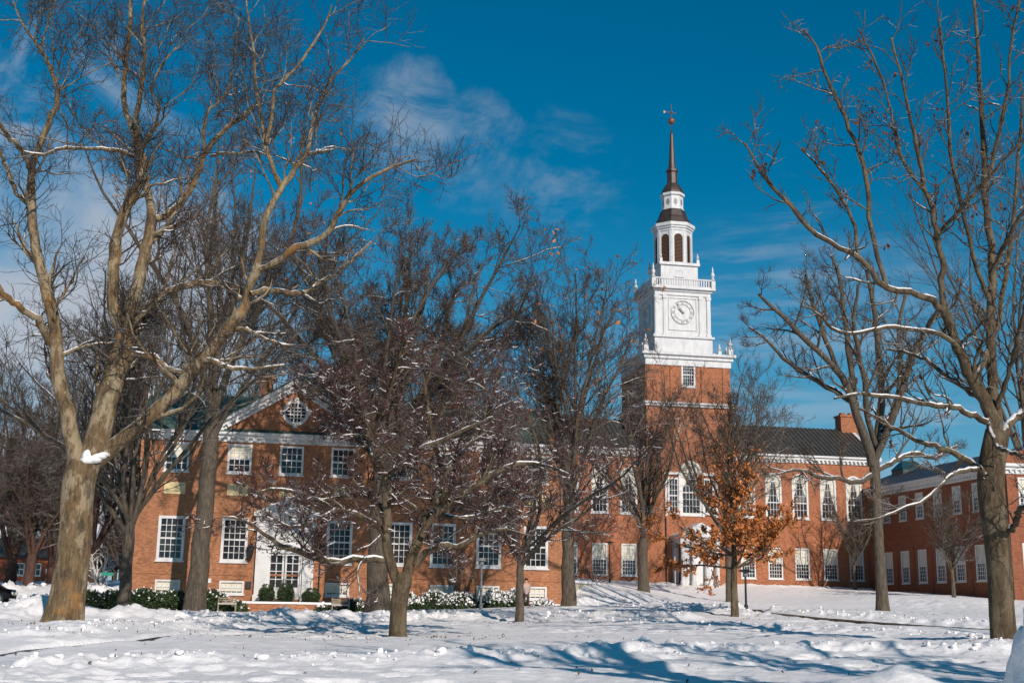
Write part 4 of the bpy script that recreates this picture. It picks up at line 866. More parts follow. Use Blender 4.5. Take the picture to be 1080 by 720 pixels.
# ---- generated trees
def skeleton(px,py,w,top,n,seed,spread,fork,Yd=None,lean=0,wig=.085,Np=16,curve=.03,up0=None,wtop=None):
    """single trunk that divides at pixel height `fork` into n leaders; top = pixel height of the crown"""
    rg=np.random.RandomState(seed); B=PG(px,py) if Yd is None else PY(px,py,Yd); d=(B-CP)@fw; k=d/1300; r=w*.5*k; H=(py-top)*k*1.03; hf=(py-fork)*k
    tp=B+np.array([lean*hf,0,hf]); P=np.linspace(B-np.array([0,0,.3]),tp,10); P[1:-1,:2]+=rg.randn(8,2)*r*.12; R=np.linspace(r,r*(.82 if wtop is None else wtop),10)
    az=np.arange(n)*2*math.pi/n+rg.rand()*6+rg.randn(n)*.3; sp=spread*rg.uniform(.35,1.1,n); sp[0]*=.2
    dr=np.stack([np.cos(az)*sp,np.sin(az)*sp,np.ones(n)],1); 
    st=P[-1][None]-np.array([0,0,1.])*rg.rand(n)[:,None]*hf*.22; ln=(H-hf)*rg.uniform(.82,1.08,n)*np.sqrt(1+sp**2*.30)
    p,q=grow(st,dr,ln,np.full(n,r*.40)*rg.uniform(.7,1.2,n),np.full(n,.03),Np,wig,curve,rg)
    return B,(P,R),[(p[i_],q[i_]) for i_ in range(n)]
def gtree(label,px,py,w,top,n,seed,spread,fork,levels,bark,twig=None,Yd=None,lean=0,group=None,name='bare_tree',curve=.03,wig=.085,wtop=None,**k):
    B,tr,lm=skeleton(px,py,w,top,n,seed,spread,fork,Yd,lean,wig,curve=curve,wtop=wtop)
    return tree_obj(label,(B[0],B[1],B[2]-.1),bark,lm,levels,seed,twig,name=name,group=group,trunk=tr,flare=k.pop('flare',.25),tsides=8,**k)
ELM=[dict(n=10,t0=.12,a=36,l=.46,r=.45,N=8,w=.15,u=.05,ub=.2,rmin=.024),dict(n=8,t0=.12,a=40,l=.5,r=.6,N=6,w=.17,u=.03,rmin=.017,s=4),dict(n=7,t0=.1,a=42,l=.52,N=5,w=.18,s=3,rmin=.013,lmin=.5),dict(n=4,t0=.1,a=40,l=.6,N=3,w=.16,s=3,rmin=.011,lmin=.4)]
THIN=[dict(n=10,t0=.12,a=36,l=.43,r=.45,N=7,w=.13,u=.05,rmin=.018),dict(n=7,t0=.12,a=38,l=.5,N=5,w=.15,u=.03,rmin=.013,s=4),dict(n=5,t0=.1,a=40,l=.55,N=4,w=.16,s=3,rmin=.011,lmin=.4),dict(n=2,t0=.1,a=38,l=.6,N=3,w=.16,s=3,rmin=.009,lmin=.3)]
T4,_=gtree('tall wide crowned elm standing before the hall, right of its white doors',397,642,22,192,22,24,.85,470,[dict(n=9,t0=.12,a=40,l=.36,r=.45,N=8,w=.15,u=.0,ub=.1,rmin=.024),dict(n=8,t0=.12,a=42,l=.5,r=.6,N=6,w=.17,u=.02,rmin=.017,s=4),dict(n=7,t0=.1,a=42,l=.52,N=5,w=.18,s=3,rmin=.013,lmin=.5),dict(n=4,t0=.1,a=40,l=.6,N=3,w=.16,s=3,rmin=.011,lmin=.4)],MT['bark4'],MT['bark5'],snow=.4,curve=.004,Yd=81)
T5,_=gtree('tall elm whose trunk rises in front of the hall windows, left of the white doors',205,641,20,80,8,22,.5,430,[dict(n=8,t0=.12,a=38,l=.46,r=.45,N=8,w=.15,u=.05,ub=.2,rmin=.024),dict(n=7,t0=.12,a=40,l=.5,r=.6,N=6,w=.17,u=.03,rmin=.017,s=4),dict(n=5,t0=.1,a=42,l=.52,N=5,w=.18,s=3,rmin=.013,lmin=.5),dict(n=3,t0=.1,a=40,l=.6,N=3,w=.16,s=3,rmin=.011,lmin=.4)],MT['bark4'],MT['bark5'],lean=.03,Yd=83,snow=.4,leaves=(500,.16,MT['leaf_o'],None,.5))
MID=[dict(n=11,t0=.12,a=36,l=.44,r=.45,N=7,w=.14,u=.05,rmin=.018),dict(n=8,t0=.12,a=40,l=.5,N=5,w=.16,u=.03,rmin=.013,s=4),dict(n=6,t0=.1,a=40,l=.52,N=4,w=.17,s=3,rmin=.011,lmin=.35),dict(n=3,t0=.1,a=38,l=.6,N=3,w=.16,s=3,rmin=.009,lmin=.3)]
T6,_=gtree('vase shaped bare tree with thin upright shoots between the pale tree and the hall',130,647,13,255,13,23,.66,545,[dict(n=9,t0=.12,a=30,l=.46,r=.45,N=7,w=.12,u=.06,rmin=.018),dict(n=6,t0=.12,a=36,l=.5,N=5,w=.14,u=.03,rmin=.012,s=4),dict(n=4,t0=.1,a=38,l=.55,N=4,w=.15,s=3,rmin=.010,lmin=.35)],MT['bark4'],MT['bark6'],snow=.3,curve=.012)
T9,_=gtree('tall slim bare tree with a few orange leaves left of the clock tower',599,640,14,275,9,24,.42,500,MID,MT['bark4'],MT['bark5'],snow=.4,leaves=(260,.22,MT['leaf_o'],None,.5))
T10,_=gtree('tree with a V shaped crown on the lawn, left of the white portico',679,623,11,400,9,25,.66,545,THIN,MT['bark4'],MT['bark6'],snow=.3)
# fork of the tree right of centre
rg=np.random.RandomState(3); B=PG(930,644); Y3=B[1]
tr=limb([(931,650,13),(930,625,11.5),(927,580,11),(925,540,11),(923,505,11),(922,485,11)],Y3,12)
Ls=[([(920,490,10),(914,465,10),(904,440,9),(896,412,8),(884,392,7),(868,375,6),(850,358,6),(832,340,5),(812,322,4),(800,310,3)],0,-3),
 ([(900,425,6),(880,412,6),(862,402,5),(845,392,5),(825,375,4),(805,355,3),(790,345,2)],0,3),
 ([(922,488,9),(926,455,8),(930,420,8),(928,385,7),(925,350,6),(920,315,5),(914,285,4)],0,2),
 ([(922,488,8),(934,460,8),(945,430,8),(955,400,7),(965,370,6),(978,345,5),(990,325,4)],0,-3),
 ([(905,440,6),(900,405,6),(895,370,6),(890,330,5),(885,295,4),(878,270,3)],0,3),
 ([(924,470,6),(915,440,6),(912,405,6),(905,370,5),(900,340,4),(905,300,3)],0,-4),
 ([(930,455,6),(945,425,6),(950,385,5),(948,345,4),(955,305,3)],0,4),
 ([(920,500,6),(905,508,6),(885,504,5),(866,503,5),(850,497,4),(835,496,3),(820,500,2)],0,-2),
 ([(926,495,6),(945,485,6),(965,478,5),(985,482,4),(1010,470,3)],0,3),
 ([(884,392,5),(868,350,5),(858,320,4),(850,290,3)],0,3)]
lm=[limb([(a,b,c,ys+ye*k/(len(l)-1)) for k,(a,b,c) in enumerate(l)],Y3,18,rg=rg) for l,ys,ye in Ls]
T3,_=tree_obj('bare tree with grey trunk on the lawn before the brick wing corner',(B[0],B[1],B[2]-.1),MT['bark4'],lm,
 [dict(n=8,t0=.2,a=40,l=.36,r=.5,N=7,w=.12,u=.05,rmin=.018),dict(n=6,t0=.15,a=38,l=.5,N=5,w=.12,u=.03,rmin=.012),dict(n=5,t0=.1,a=38,l=.5,N=4,w=.12,s=3,rmin=.010,lmin=.3),dict(n=3,t0=.1,a=38,l=.6,N=3,w=.12,s=3,rmin=.008,lmin=.3)],
 13,twig=MT['bark5'],snow=.6,trunk=tr,flare=.3)
# crab apples
rg=np.random.RandomState(4); B=PG(420,671); Y7=B[1]
tr=limb([(420,676,19),(420,655,18),(421,635,18),(424,615,20),(425,603,20)],Y7,10)
Ls=[([(418,612,11),(410,585,11),(408,560,10),(408,535,10),(405,508,9),(398,480,7),(388,450,6),(380,415,5),(372,385,3)],0,-1),
 ([(428,610,12),(434,590,12),(441,570,11),(450,553,10),(458,540,8),(466,528,8),(468,505,7),(462,480,6),(455,445,5),(448,405,4),(445,370,2)],0,1.5),
 ([(445,565,7),(455,548,7),(472,532,7),(492,520,6),(508,508,6),(524,497,5),(545,490,5),(575,490,3),(600,500,2)],0,-1.5),
 ([(438,595,8),(450,582,8),(464,575,8),(480,576,7),(496,570,6),(510,562,4),(530,558,3),(560,565,2)],0,-1),
 ([(407,590,7),(395,590,7),(375,590,7),(352,592,7),(330,588,6),(310,580,6),(292,572,5),(275,560,4),(255,548,3),(235,545,2)],0,-1.5),
 ([(405,540,6),(392,525,6),(375,520,6),(355,525,5),(335,528,5),(315,520,4),(290,515,3),(270,520,2)],0,1.5),
 ([(405,515,6),(418,490,5),(440,475,5),(470,462,5),(500,448,4),(520,440,3)],0,-2),
 ([(398,490,6),(385,470,6),(368,455,5),(350,442,3)],0,2),
 ([(465,510,5),(485,480,5),(505,455,4),(520,420,4),(525,390,2)],0,2),
 ([(408,560,6),(390,550,6),(370,540,5),(350,540,5),(330,550,4),(305,555,3),(280,540,2)],0,-2.5),
 ([(393,470,5),(400,440,5),(412,410,4),(420,380,3),(425,350,2)],0,-2),
 ([(455,540,5),(475,545,5),(500,545,4),(530,535,3),(550,540,2)],0,2.5),
 ([(388,450,4),(365,420,4),(345,400,3),(325,395,2)],0,-2)]
lm=[limb([(a,b,c,ys+ye*k/(len(l)-1)) for k,(a,b,c) in enumerate(l)],Y7,18,rg=rg) for l,ys,ye in Ls]
CRAB=[dict(n=10,t0=.15,a=52,l=.34,r=.5,N=7,w=.2,u=.03,ub=.3,rmin=.013,lmin=.9,sh=.35),dict(n=7,t0=.1,a=48,l=.5,N=5,w=.2,u=.03,rmin=.010,lmin=.4,s=4),dict(n=5,t0=.1,a=45,l=.55,N=4,w=.2,s=3,rmin=.008,lmin=.25),dict(n=3,t0=.1,a=45,l=.6,N=3,w=.2,s=3,rmin=.007,lmin=.18)]
T7,_=tree_obj('wide low crab apple with a forked trunk and dark red fruit before the hall',(B[0],B[1],B[2]-.1),MT['bark2'],lm,CRAB,14,twig=MT['bark3'],snow=.9,trunk=tr,flare=.12,berries=(9000,.020),snowbits=7500,name='crab_apple_tree',group=None)
def crab(label,px,py,w,top,fork,n,seed,spread):
    B,tr_,lm_=skeleton(px,py,w,top,n,seed,spread,fork,wig=.1,curve=.02)
    return tree_obj(label,(B[0],B[1],B[2]-.1),MT['bark4'],lm_,[dict(n=9,t0=.1,a=50,l=.46,r=.5,N=6,w=.18,u=.03,rmin=.014,lmin=.8)]+CRAB[1:],seed,MT['bark3'],trunk=tr_,flare=.2,tsides=8,snow=.8,berries=(8500,.023),snowbits=7500,name='crab_apple_tree')
crab('crab apple on a straight tan trunk, between the forked one and the library',548,655,9,372,585,15,31,1.15)
# oak that keeps its orange leaves, and the bare one behind it
OAK=[dict(n=13,t0=.1,a=45,l=.36,r=.5,N=6,w=.10,u=.04,rmin=.014),dict(n=7,t0=.1,a=40,l=.5,N=5,w=.12,rmin=.010,s=4),dict(n=5,t0=.1,a=38,l=.55,N=4,w=.12,s=3,rmin=.008,lmin=.3)]
p=PG(775,649); zl=PY(775,548,p[1])[2]; zh=PY(775,470,p[1])[2]
rl=np.random.RandomState(9)
rg=np.random.RandomState(41); B=PG(775,649); kx=((B-CP)@fw)/1300; Hh=(649-420)*kx; P=np.linspace(B-np.array([0,0,.3]),B+np.array([0,0,Hh]),18); P[3:,:2]+=np.cumsum(rg.randn(15,2)*.035,0); R=np.linspace(3.9*kx,.8*kx,18)
n=30; hf=.24+.70*(np.arange(n)+rg.rand(n)*.6)/n; hf[:10]=.24+.16*rg.rand(10); ix=(hf*17).astype(int); st=P[ix]; az=np.arange(n)*2.4+rg.rand(n)*.5; el=np.radians(18+48*(hf-.24)/.7+rg.randn(n)*7)
p,q=grow(st,np.stack([np.cos(az)*np.cos(el),np.sin(az)*np.cos(el),np.sin(el)],1),(4.9*(1-(hf-.24)*.85))*rg.uniform(.75,1.1,n),R[ix]*.42,np.full(n,.012),14,.10,.035,rg)
T11,_=tree_obj('small oak with orange leaves low in its crown, just right of the portico',(B[0],B[1],B[2]-.1),MT['bark2'],[(p[k],q[k]) for k in range(n)],[dict(n=9,t0=.1,a=42,l=.36,r=.5,N=6,w=.14,u=.04,rmin=.013),dict(n=6,t0=.1,a=42,l=.5,N=5,w=.15,rmin=.010,s=4),dict(n=4,t0=.1,a=40,l=.55,N=4,w=.15,s=3,rmin=.008,lmin=.2)],41,MT['bark5'],name='oak_tree',trunk=(P,R),flare=.2,tsides=7,snow=.2,
 leaves=(26000,.12,MT['leaf_o'],lambda C:(C[:,2]<zl+(zh-zl)*rl.rand(len(C))**1.6)&(vnoise(C[:,0]*1.0,C[:,2]*1.2+C[:,1],3)>.20),.0))
T11b,_=gtree('fine twigged bare tree just behind the orange leaved oak',769,634,7,392,14,42,.75,560,THIN,MT['bark4'],MT['bark5'],snow=0)
T12,_=gtree('small young tree with reddish twigs before the shaded windows of the brick wing',1006,630,4.5,520,9,43,.8,598,OAK,MT['bark4'],MT['bark6'],snow=.3)
T13,_=gtree('small young tree with a tan trunk at the inner corner of the library',902,622,4.,510,9,44,.7,592,OAK,MT['bark4'],MT['bark6'],snow=.2)
# trees behind and beside the hall
BG=[dict(n=9,t0=.1,a=36,l=.42,r=.5,N=6,w=.11,u=.05,rmin=.025),dict(n=7,t0=.1,a=36,l=.5,N=4,w=.13,u=.03,rmin=.017,s=3),dict(n=5,t0=.1,a=38,l=.5,N=3,w=.14,s=3,rmin=.014,lmin=.5)]
for k,(px,py,Yd,w,top,n,sp,fk,lb) in enumerate([
 (10,622,118,13,440,8,.8,590,'dark bare tree at the left edge behind the road'),
 (52,618,128,9,450,9,.7,590,'bare tree in front of the small red brick house'),
 (30,622,104,12,470,8,.7,585,'thick trunked bare tree right of the parked car'),
 (96,616,135,9,345,10,.5,575,'tall brushy tree seen behind the right side of the pale trunk'),
 (-30,622,125,12,400,8,.7,560,'dark crowned tree just beyond the left edge'),
 (140,614,126,9,335,11,.45,560,'upright brushy tree rising behind the left end of the hall'),
 (60,614,150,9,400,10,.5,560,'distant upright tree showing between the pale trunk and the left edge'),
  (440,590,128,10,345,9,.55,520,'tree rising behind the right part of the hall roof'),
 (505,590,122,9,372,9,.6,520,'brushy brown tree behind the hall roof near the crab apples'),
 (258,590,140,9,318,9,.5,500,'tree rising directly behind the hall chimney'),
 (1090,590,150,10,120,9,.5,480,'tall bare tree behind the brick wing at the right edge')]):
    gtree(lb,px,py,w,top,n,60+k,sp,fk,BG+([dict(n=4,t0=.1,a=38,l=.6,N=3,w=.16,s=3,rmin=.014,lmin=.5)] if k<8 else []),MT['bark3'] if k<5 else MT['bark4'],MT['bark6'],Yd=Yd,snow=.25 if k<3 else 0)
# white stemmed shrub
B=PY(104,619,112); rg=np.random.RandomState(6); st=np.repeat(B[None],9,0); az=rg.rand(9)*6.3; P,R=grow(st,np.stack([np.cos(az)*.6,np.sin(az)*.6,np.ones(9)],1),rg.uniform(2,3.6,9),np.full(9,.11),np.full(9,.03),8,.1,.05,rg)
tree_obj('shrub with bright white stems under the dark trees by the road',(B[0],B[1],B[2]-.1),MT['birch'],[(P[i_],R[i_]) for i_ in range(9)],[dict(n=4,l=.5,rmin=.03,N=5),dict(n=3,l=.5,rmin=.015,N=4,s=3)],6,cat='shrub',name='white_stemmed_shrub')
# trees outside the frame whose shadows lie across the foreground snow
for k,(X_,Y_,hh,fk,tr_r,n,lb) in enumerate([(10.4,6.,17,7.,.5,4,'bare tree beside the viewer whose thick trunk shadow falls on the near snow'),(15.6,7.,14,5.,.3,6,'slender bare tree outside the right edge whose shadow crosses the near snow'),(33,19,17,4,.4,9,'bare tree beyond the right edge whose shadow lies across the middle lawn'),(-3,-16,21,6,.4,9,'bare tree behind the viewer on the left whose shadow streaks the smooth snow')]):
    rg=np.random.RandomState(90+k); z=gz(X_,Y_); Bq=np.array([X_,Y_,z]); P=np.linspace(Bq-[0,0,.3],Bq+[0,0,fk],8); R=np.linspace(tr_r,tr_r*.85,8); az=np.arange(n)*6.28/n+rg.rand(n)*.6
    p,q=grow(np.repeat(P[-1:],n,0),np.stack([np.cos(az)*.5,np.sin(az)*.5,np.ones(n)],1),rg.uniform(.7,1,n)*(hh-fk),np.full(n,tr_r*.55),np.full(n,.05),12,.07,.03,rg)
    tree_obj(lb,(X_,Y_,z),MT['bark4'],[(p[i_],q[i_]) for i_ in range(n)],[dict(n=9,t0=.15,a=38,l=.4,N=6,rmin=.03),dict(n=6,t0=.1,l=.5,N=4,rmin=.012,s=3),dict(n=4,t0=.1,l=.5,N=3,rmin=.009,s=3)],90+k,trunk=(P,R),flare=.2)
# far-off wood closing the view on the left
rg=np.random.RandomState(77); acc=[]
for k in range(150):
    X_=rg.uniform(-150,22) if k<50 else rg.uniform(-75,5); Y_=rg.uniform(200,260) if k<70 else rg.uniform(178,200); z=gz(X_,Y_); n=9; az=rg.rand(n)*6.3; h=rg.uniform(12,20) if k<80 else rg.uniform(4,8); Bq=np.array([X_,Y_,z]); P=np.linspace(Bq,Bq+[0,0,h*.25],4); R=np.full(4,.25)
    p,q=grow(np.repeat(P[-1:],n,0),np.stack([np.cos(az)*.8,np.sin(az)*.8,np.ones(n)],1),rg.uniform(.6,.9,n)*h,np.full(n,.16),np.full(n,.05),8,.12,.04,rg)
    a1=kids(p,q,9,.05,1,40,10,.45,.6,5,.15,.03,rg,.05); a2=kids(a1[0],a1[1],7,.05,1,40,10,.5,.6,3,.15,.03,rg,.035,lmin=.8); acc+=[tubes(P[None],R[None],6),tubes(p,q,5),tubes(*a1,3),tubes(*a2,3)]
vf=join(acc); o=link('distant_wood',mesh_from(vf[0],vf[1],'distant_wood',[MT['bark6']],None,True)); tag(o,'far-off bare wood behind the houses on the left','wood',kind='stuff')
# ------------------------------------------------------------------ shrubs and hedges
def shrub(label,c,rad,n,seed,name='evergreen_shrub',snow=0,leaf=.09,group=None,box=False,knob=False):
    rg=np.random.RandomState(seed); root=thing(name,label,'shrub',(c[0],c[1],c[2]),group); rad=np.array(rad)
    def surf(n):
        d=nrm(rg.randn(n,3)); d[:,2]=np.abs(d[:,2])*1.0-.25*(rg.rand(n)<.35)
        if box: d=np.sign(d)*np.abs(d)**.55
        else: d=nrm(d)
        k=1+.30*(fbm(d[:,0]*2.2+seed,d[:,1]*2.2+d[:,2]*2,seed,3)-.5); return d*k[:,None]
    D=surf(n); C=np.array(c)+[0,0,rad[2]*.25]+D*rad*rg.uniform(.84,1.03,(n,1)); V,Fq=quads_at(C,leaf,rg,-.2)
    link('foliage',mesh_from(V-wl(root),Fq,'foliage',[MT['leaf_g']],None,False),root)
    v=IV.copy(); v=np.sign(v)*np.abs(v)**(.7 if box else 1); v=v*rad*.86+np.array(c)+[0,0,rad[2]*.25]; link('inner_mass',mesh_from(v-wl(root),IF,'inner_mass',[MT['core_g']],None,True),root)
    if snow:
        D=surf(snow*8); D=D[D[:,2]>.25][:snow]; C=np.array(c)+[0,0,rad[2]*.27]+D*rad*1.01; V,Fq=quads_at(C,leaf*1.5,rg,-.6,1.2); V[:,2]+=.02
        cp=IV[:, :]*[1,1,1]; kk=fbm(IV[:,0]*2.4+seed,IV[:,1]*2.4,seed,3); cp=np.sign(cp)*np.abs(cp)**(.7 if box else 1)*rad*(.90+.14*kk[:,None])+np.array(c)+[0,0,rad[2]*.27]; ff=IF[(IV[IF].mean(1)[:,2]>.45)&(kk[IF].mean(1)>(.53 if snow>200 else 9))]
        link('snow_cover',mesh_from(np.concatenate([V,cp])-wl(root),[tuple(int(a) for a in f) for f in Fq]+[tuple(int(a)+len(V) for a in f) for f in ff],'snow_cover',[MT['snow']],None,False),root)['kind']='stuff'
    return root
k=0
LOC=['at the left end of the row','beside the vase shaped tree','under the left hall windows','next to the tall elm trunk','between the elm trunk and the bench']
for i_,(px,py,hw,hpx) in enumerate([(92,640,14,17),(122,640,17,18),(152,640,16,21),(182,640,15,19),(222,640,16,20)]):
    Y_=87.5; p=PY(px,py,Y_); s_=88/1300; shrub('dark evergreen hedge shrub '+LOC[i_],(p[0],Y_,gz(p[0],Y_)),(hw*s_*1.15,1.1,hpx*s_*.8),2600,100+i_,snow=45,group='dark hedge shrubs along the hall front',leaf=.11)
for i_,(px,py,hw,hpx,lb) in enumerate([(250,636,12,10,'behind the left bench'),(345,634,14,9,'behind the right bench'),(374,640,12,14,'just left of the thick elm trunk'),(428,642,15,19,'behind the forked crab apple trunk'),(458,642,17,22,'below the second tall window right of the elm'),(488,642,16,20,'beside the grey lamp post'),(521,643,16,22,'below the third tall window'),(543,642,12,22,'behind the straight crab apple trunk'),(572,640,12,12,'below the last basement window')]):
    Y_=88.5; p=PY(px,py,Y_); s_=90/1300; shrub('low evergreen shrub dusted with snow '+lb,(p[0],Y_,gz(p[0],Y_)-.1),(hw*s_*1.15,1.1,hpx*s_*.82),2200,120+i_,snow=(100 if i_<3 else 320),group='snow dusted shrubs along the hall front',leaf=.11)
for i_,(px,py,hw,hpx,kn,lb) in enumerate([(281,631,8.2,16,5,'left of the three in front of the white doors'),(301,631,8.6,17,5,'middle of the three in front of the white doors'),(328,631,9.5,12,5,'lowest and widest, right of the white doors')]):
    Y_=89.6; p=PY(px,py,Y_); s_=91/1300; root=shrub('clipped boxwood '+lb,(p[0],Y_,p[2]-.25),(hw*s_,.55,hpx*s_*.72),2400,140+i_,name='clipped_boxwood',box=True,group='clipped boxwoods on the terrace',leaf=.06)
    rg=np.random.RandomState(i_); D=nrm(rg.randn(700,3)); c=np.array([p[0]+.05,Y_,p[2]-.25+hpx*s_*.97]); V,Fq=quads_at(c+np.sign(D)*np.abs(D)**.6*np.array([.38,.35,.17]),.06,rg); link('top_tuft',mesh_from(V-wl(root),Fq,'top_tuft',[MT['leaf_g']]),root)
# bare bush at the retaining wall
B=PG(628,616); rg=np.random.RandomState(16); az=rg.rand(12)*6.3; P,R=grow(np.repeat(B[None],12,0),np.stack([np.cos(az)*1.3,np.sin(az)*1.3,np.ones(12)],1),rg.uniform(1.5,3,12),np.full(12,.04),np.full(12,.015),7,.12,.0,rg)
tree_obj('bare arching bush on the snowy slope below the library windows',(B[0],B[1],B[2]),MT['bark3'],[(P[i_],R[i_]) for i_ in range(12)],[dict(n=6,l=.5,rmin=.012,N=5),dict(n=5,l=.5,rmin=.009,N=3,s=3)],16,cat='bush',name='bare_bush')
# retaining wall
a=PY(591,613,96); b=PY(627,615,104); m=MB(); rt=thing('retaining_wall','low stone retaining wall with snow on top at the right corner of the hall','wall',(a[0],95,gz(a[0],95)))
m.hexa([(a[0],94,1.0),(a[0]+.5,94,1.0),(b[0]+.5,104,1.5),(b[0],104,1.5),(a[0],94,a[2]-.1),(a[0]+.5,94,a[2]-.1),(b[0]+.5,104,b[2]-.1),(b[0],104,b[2]-.1)]); m.build('stone',MT['stone'],rt)
m=MB(); m.hexa([(a[0]-.08,93.9,a[2]-.098),(a[0]+.58,93.9,a[2]-.098),(b[0]+.58,104,b[2]-.098),(b[0]-.08,104,b[2]-.098),(a[0]-.05,93.9,a[2]+.08),(a[0]+.55,93.9,a[2]+.08),(b[0]+.55,104,b[2]+.08),(b[0]-.05,104,b[2]+.08)]); m.build('coping',MT['snow'],rt)
# ------------------------------------------------------------------ lamp posts
def lamp(px,py,toppy,label,Yd=None,mat='black',disc=.5):
    B=PG(px,py) if Yd is None else np.array([PY(px,py,Yd)[0],Yd,0]); B[2]=gz(B[0],B[1]); h=PY(px,toppy,B[1])[2]-B[2]
    t_=thing('lamp_post',label,'lamp post',tuple(B),'path lamps on the campus lawn'); x,y,z=B
    m=MB(); m.lathe(x,y,[(.12,z-.3),(.12,z+.25),(.07,z+.35),(.06,z+h-.35)],10); m.build('pole',MT[mat],t_)
    m=MB(); m.lathe(x,y,[(.06,z+h-.352),(.14,z+h-.28),(.14,z+h-.12)],12); m.build('light_housing',MT['grey'],t_)
    m=MB(); m.lathe(x,y,[(disc*.5,z+h-.12),(disc,z+h-.06),(disc*.85,z+h),(.1,z+h+.06)],18); m.build('lamp_shade',MT[mat],t_)
lamp(507,642,590,'grey lamp post standing among the snowy shrubs before the hall',None,'grey',.3)
lamp(643,614,571,'black flat topped lamp post before the library, left of the V shaped tree',None,'black',.5)
lamp(787,643,601,'black flat topped lamp post right of the orange leaved oak',None,'black',.42)
# ------------------------------------------------------------------ person behind the crab apple trunk
def person():
    Yp=74.; B=PY(554.6,640,Yp); x,y=B[0],B[1]; z=gz(x,y); t_=thing('person','person in a pale pink coat and dark trousers walking behind the straight crab apple trunk','person',(x,y,z))
    def skin(name,vs,es,rs_,mat,root_=0):
        me=bpy.data.meshes.new(name); me.from_pydata(vs,es,[]); o=bpy.data.objects.new(name,me); COL.objects.link(o); o.parent=t_
        sm=o.modifiers.new('skin','SKIN'); 
        for v_,r_ in zip(me.skin_vertices[0].data,rs_): v_.radius=(r_,r_)
        me.skin_vertices[0].data[root_].use_root=True; ss=o.modifiers.new('sub','SUBSURF'); ss.levels=1; ss.render_levels=2; me.materials.append(mat); return o
    # joints: pelvis, spine, chest, neck, head, arms with bent elbows, legs mid stride
    V_=[(0,0,.95),(0,-.01,1.15),(0,-.02,1.38),(0,-.03,1.48),(0,-.04,1.60),(0,-.04,1.68),
        (.17,-.02,1.38),(.23,.06,1.12),(.22,-.06,.90),(-.17,-.02,1.38),(-.23,-.08,1.12),(-.21,-.24,.95),
        (.09,0,.90),(.11,-.16,.50),(.10,-.20,.10),(.10,-.30,.04),(-.09,0,.90),(-.10,.10,.50),(-.10,.28,.14),(-.10,.20,.04)]
    E_=[(0,1),(1,2),(2,3),(3,4),(4,5),(2,6),(6,7),(7,8),(2,9),(9,10),(10,11),(0,12),(12,13),(13,14),(14,15),(0,16),(16,17),(17,18),(18,19)]
    R_=[.13,.12,.13,.055,.095,.08,.06,.045,.035,.06,.045,.035,.09,.065,.045,.04,.09,.065,.045,.04]
    skin('body',V_,E_,R_,simple('skin_tone',(.5,.3,.22),.05))
    skin('coat',[(0,0,.80),(0,0,1.05),(0,-.02,1.35),(.18,-.02,1.40),(.24,.06,1.12),(.225,-.05,.93),(-.18,-.02,1.40),(-.24,-.08,1.12),(-.215,-.22,.97)],[(0,1),(1,2),(2,3),(3,4),(4,5),(2,6),(6,7),(7,8)],[.19,.165,.16,.08,.07,.055,.08,.07,.055],simple('pale_pink_cloth',(.42,.31,.28),.1),1)
    skin('trousers',[(0,0,.92),(.09,0,.86),(.11,-.16,.50),(.10,-.20,.12),(-.09,0,.86),(-.10,.10,.50),(-.10,.28,.16)],[(0,1),(1,2),(2,3),(0,4),(4,5),(5,6)],[.13,.11,.08,.06,.11,.08,.06],simple('dark_trousers',(.05,.025,.03),.1))
    v=IV*np.array([.112,.125,.125])+[0,-.02,1.67]; v=v[:]; f=IF[(v[IF].mean(1)[:,1]>-.09)|(v[IF].mean(1)[:,2]>1.72)]; link('hair',mesh_from(v,f,'hair',[simple('brown_hair',(.05,.03,.02),.1)],None,True),t_)
person()
# ------------------------------------------------------------------ far left: brick house, parked car, signs
B=PY(36,616,150); hx=B[0]; hz=B[2]-.3
hs=thing('brick_house','small red brick house with white door seen beyond the road at far left','house',(hx,150,hz))
x0=PY(14,616,150)[0]; x1=PY(60,616,150)[0]; zt=PY(40,588,150)[2]
m=MB(); wall(m,lambda u,n,z:(u,150+n,z),x0-5,x1,hz,zt,[(x0+4.2,1.0,hz+.3,hz+2.5),(x0+.5,1.1,hz+1.3,hz+2.7),(x0-2.5,1.1,hz+1.3,hz+2.7),(x0+2.3,1.1,hz+1.3,hz+2.7)]); m.add([(x1,150,hz),(x1,158,hz),(x1,158,zt),(x1,154,zt+2.3),(x1,150,zt)],[(0,1,2,3,4)]); m.build('wall',brick_mat('bright_red_brick',(.45,.11,.05),(.38,.09,.04),(.3,.2,.15)),hs)
m=MB(); m.prismx([(149.5,zt-.02),(154,zt+2.4),(158.5,zt-.02)],x0-5.4,x1+.4); m.build('roof',MT['roof_b'],hs)
m=MB(); m.box(x0+3.7,x0+4.7,150.02,150.1,hz+.3,hz+2.5); m.build('door',MT['white'],hs)
for x in (x0+.5,x0-2.5,x0+2.3): window(hs,(x,150,hz+1.3),0,1.1,1.4,2,2,cas=.1)
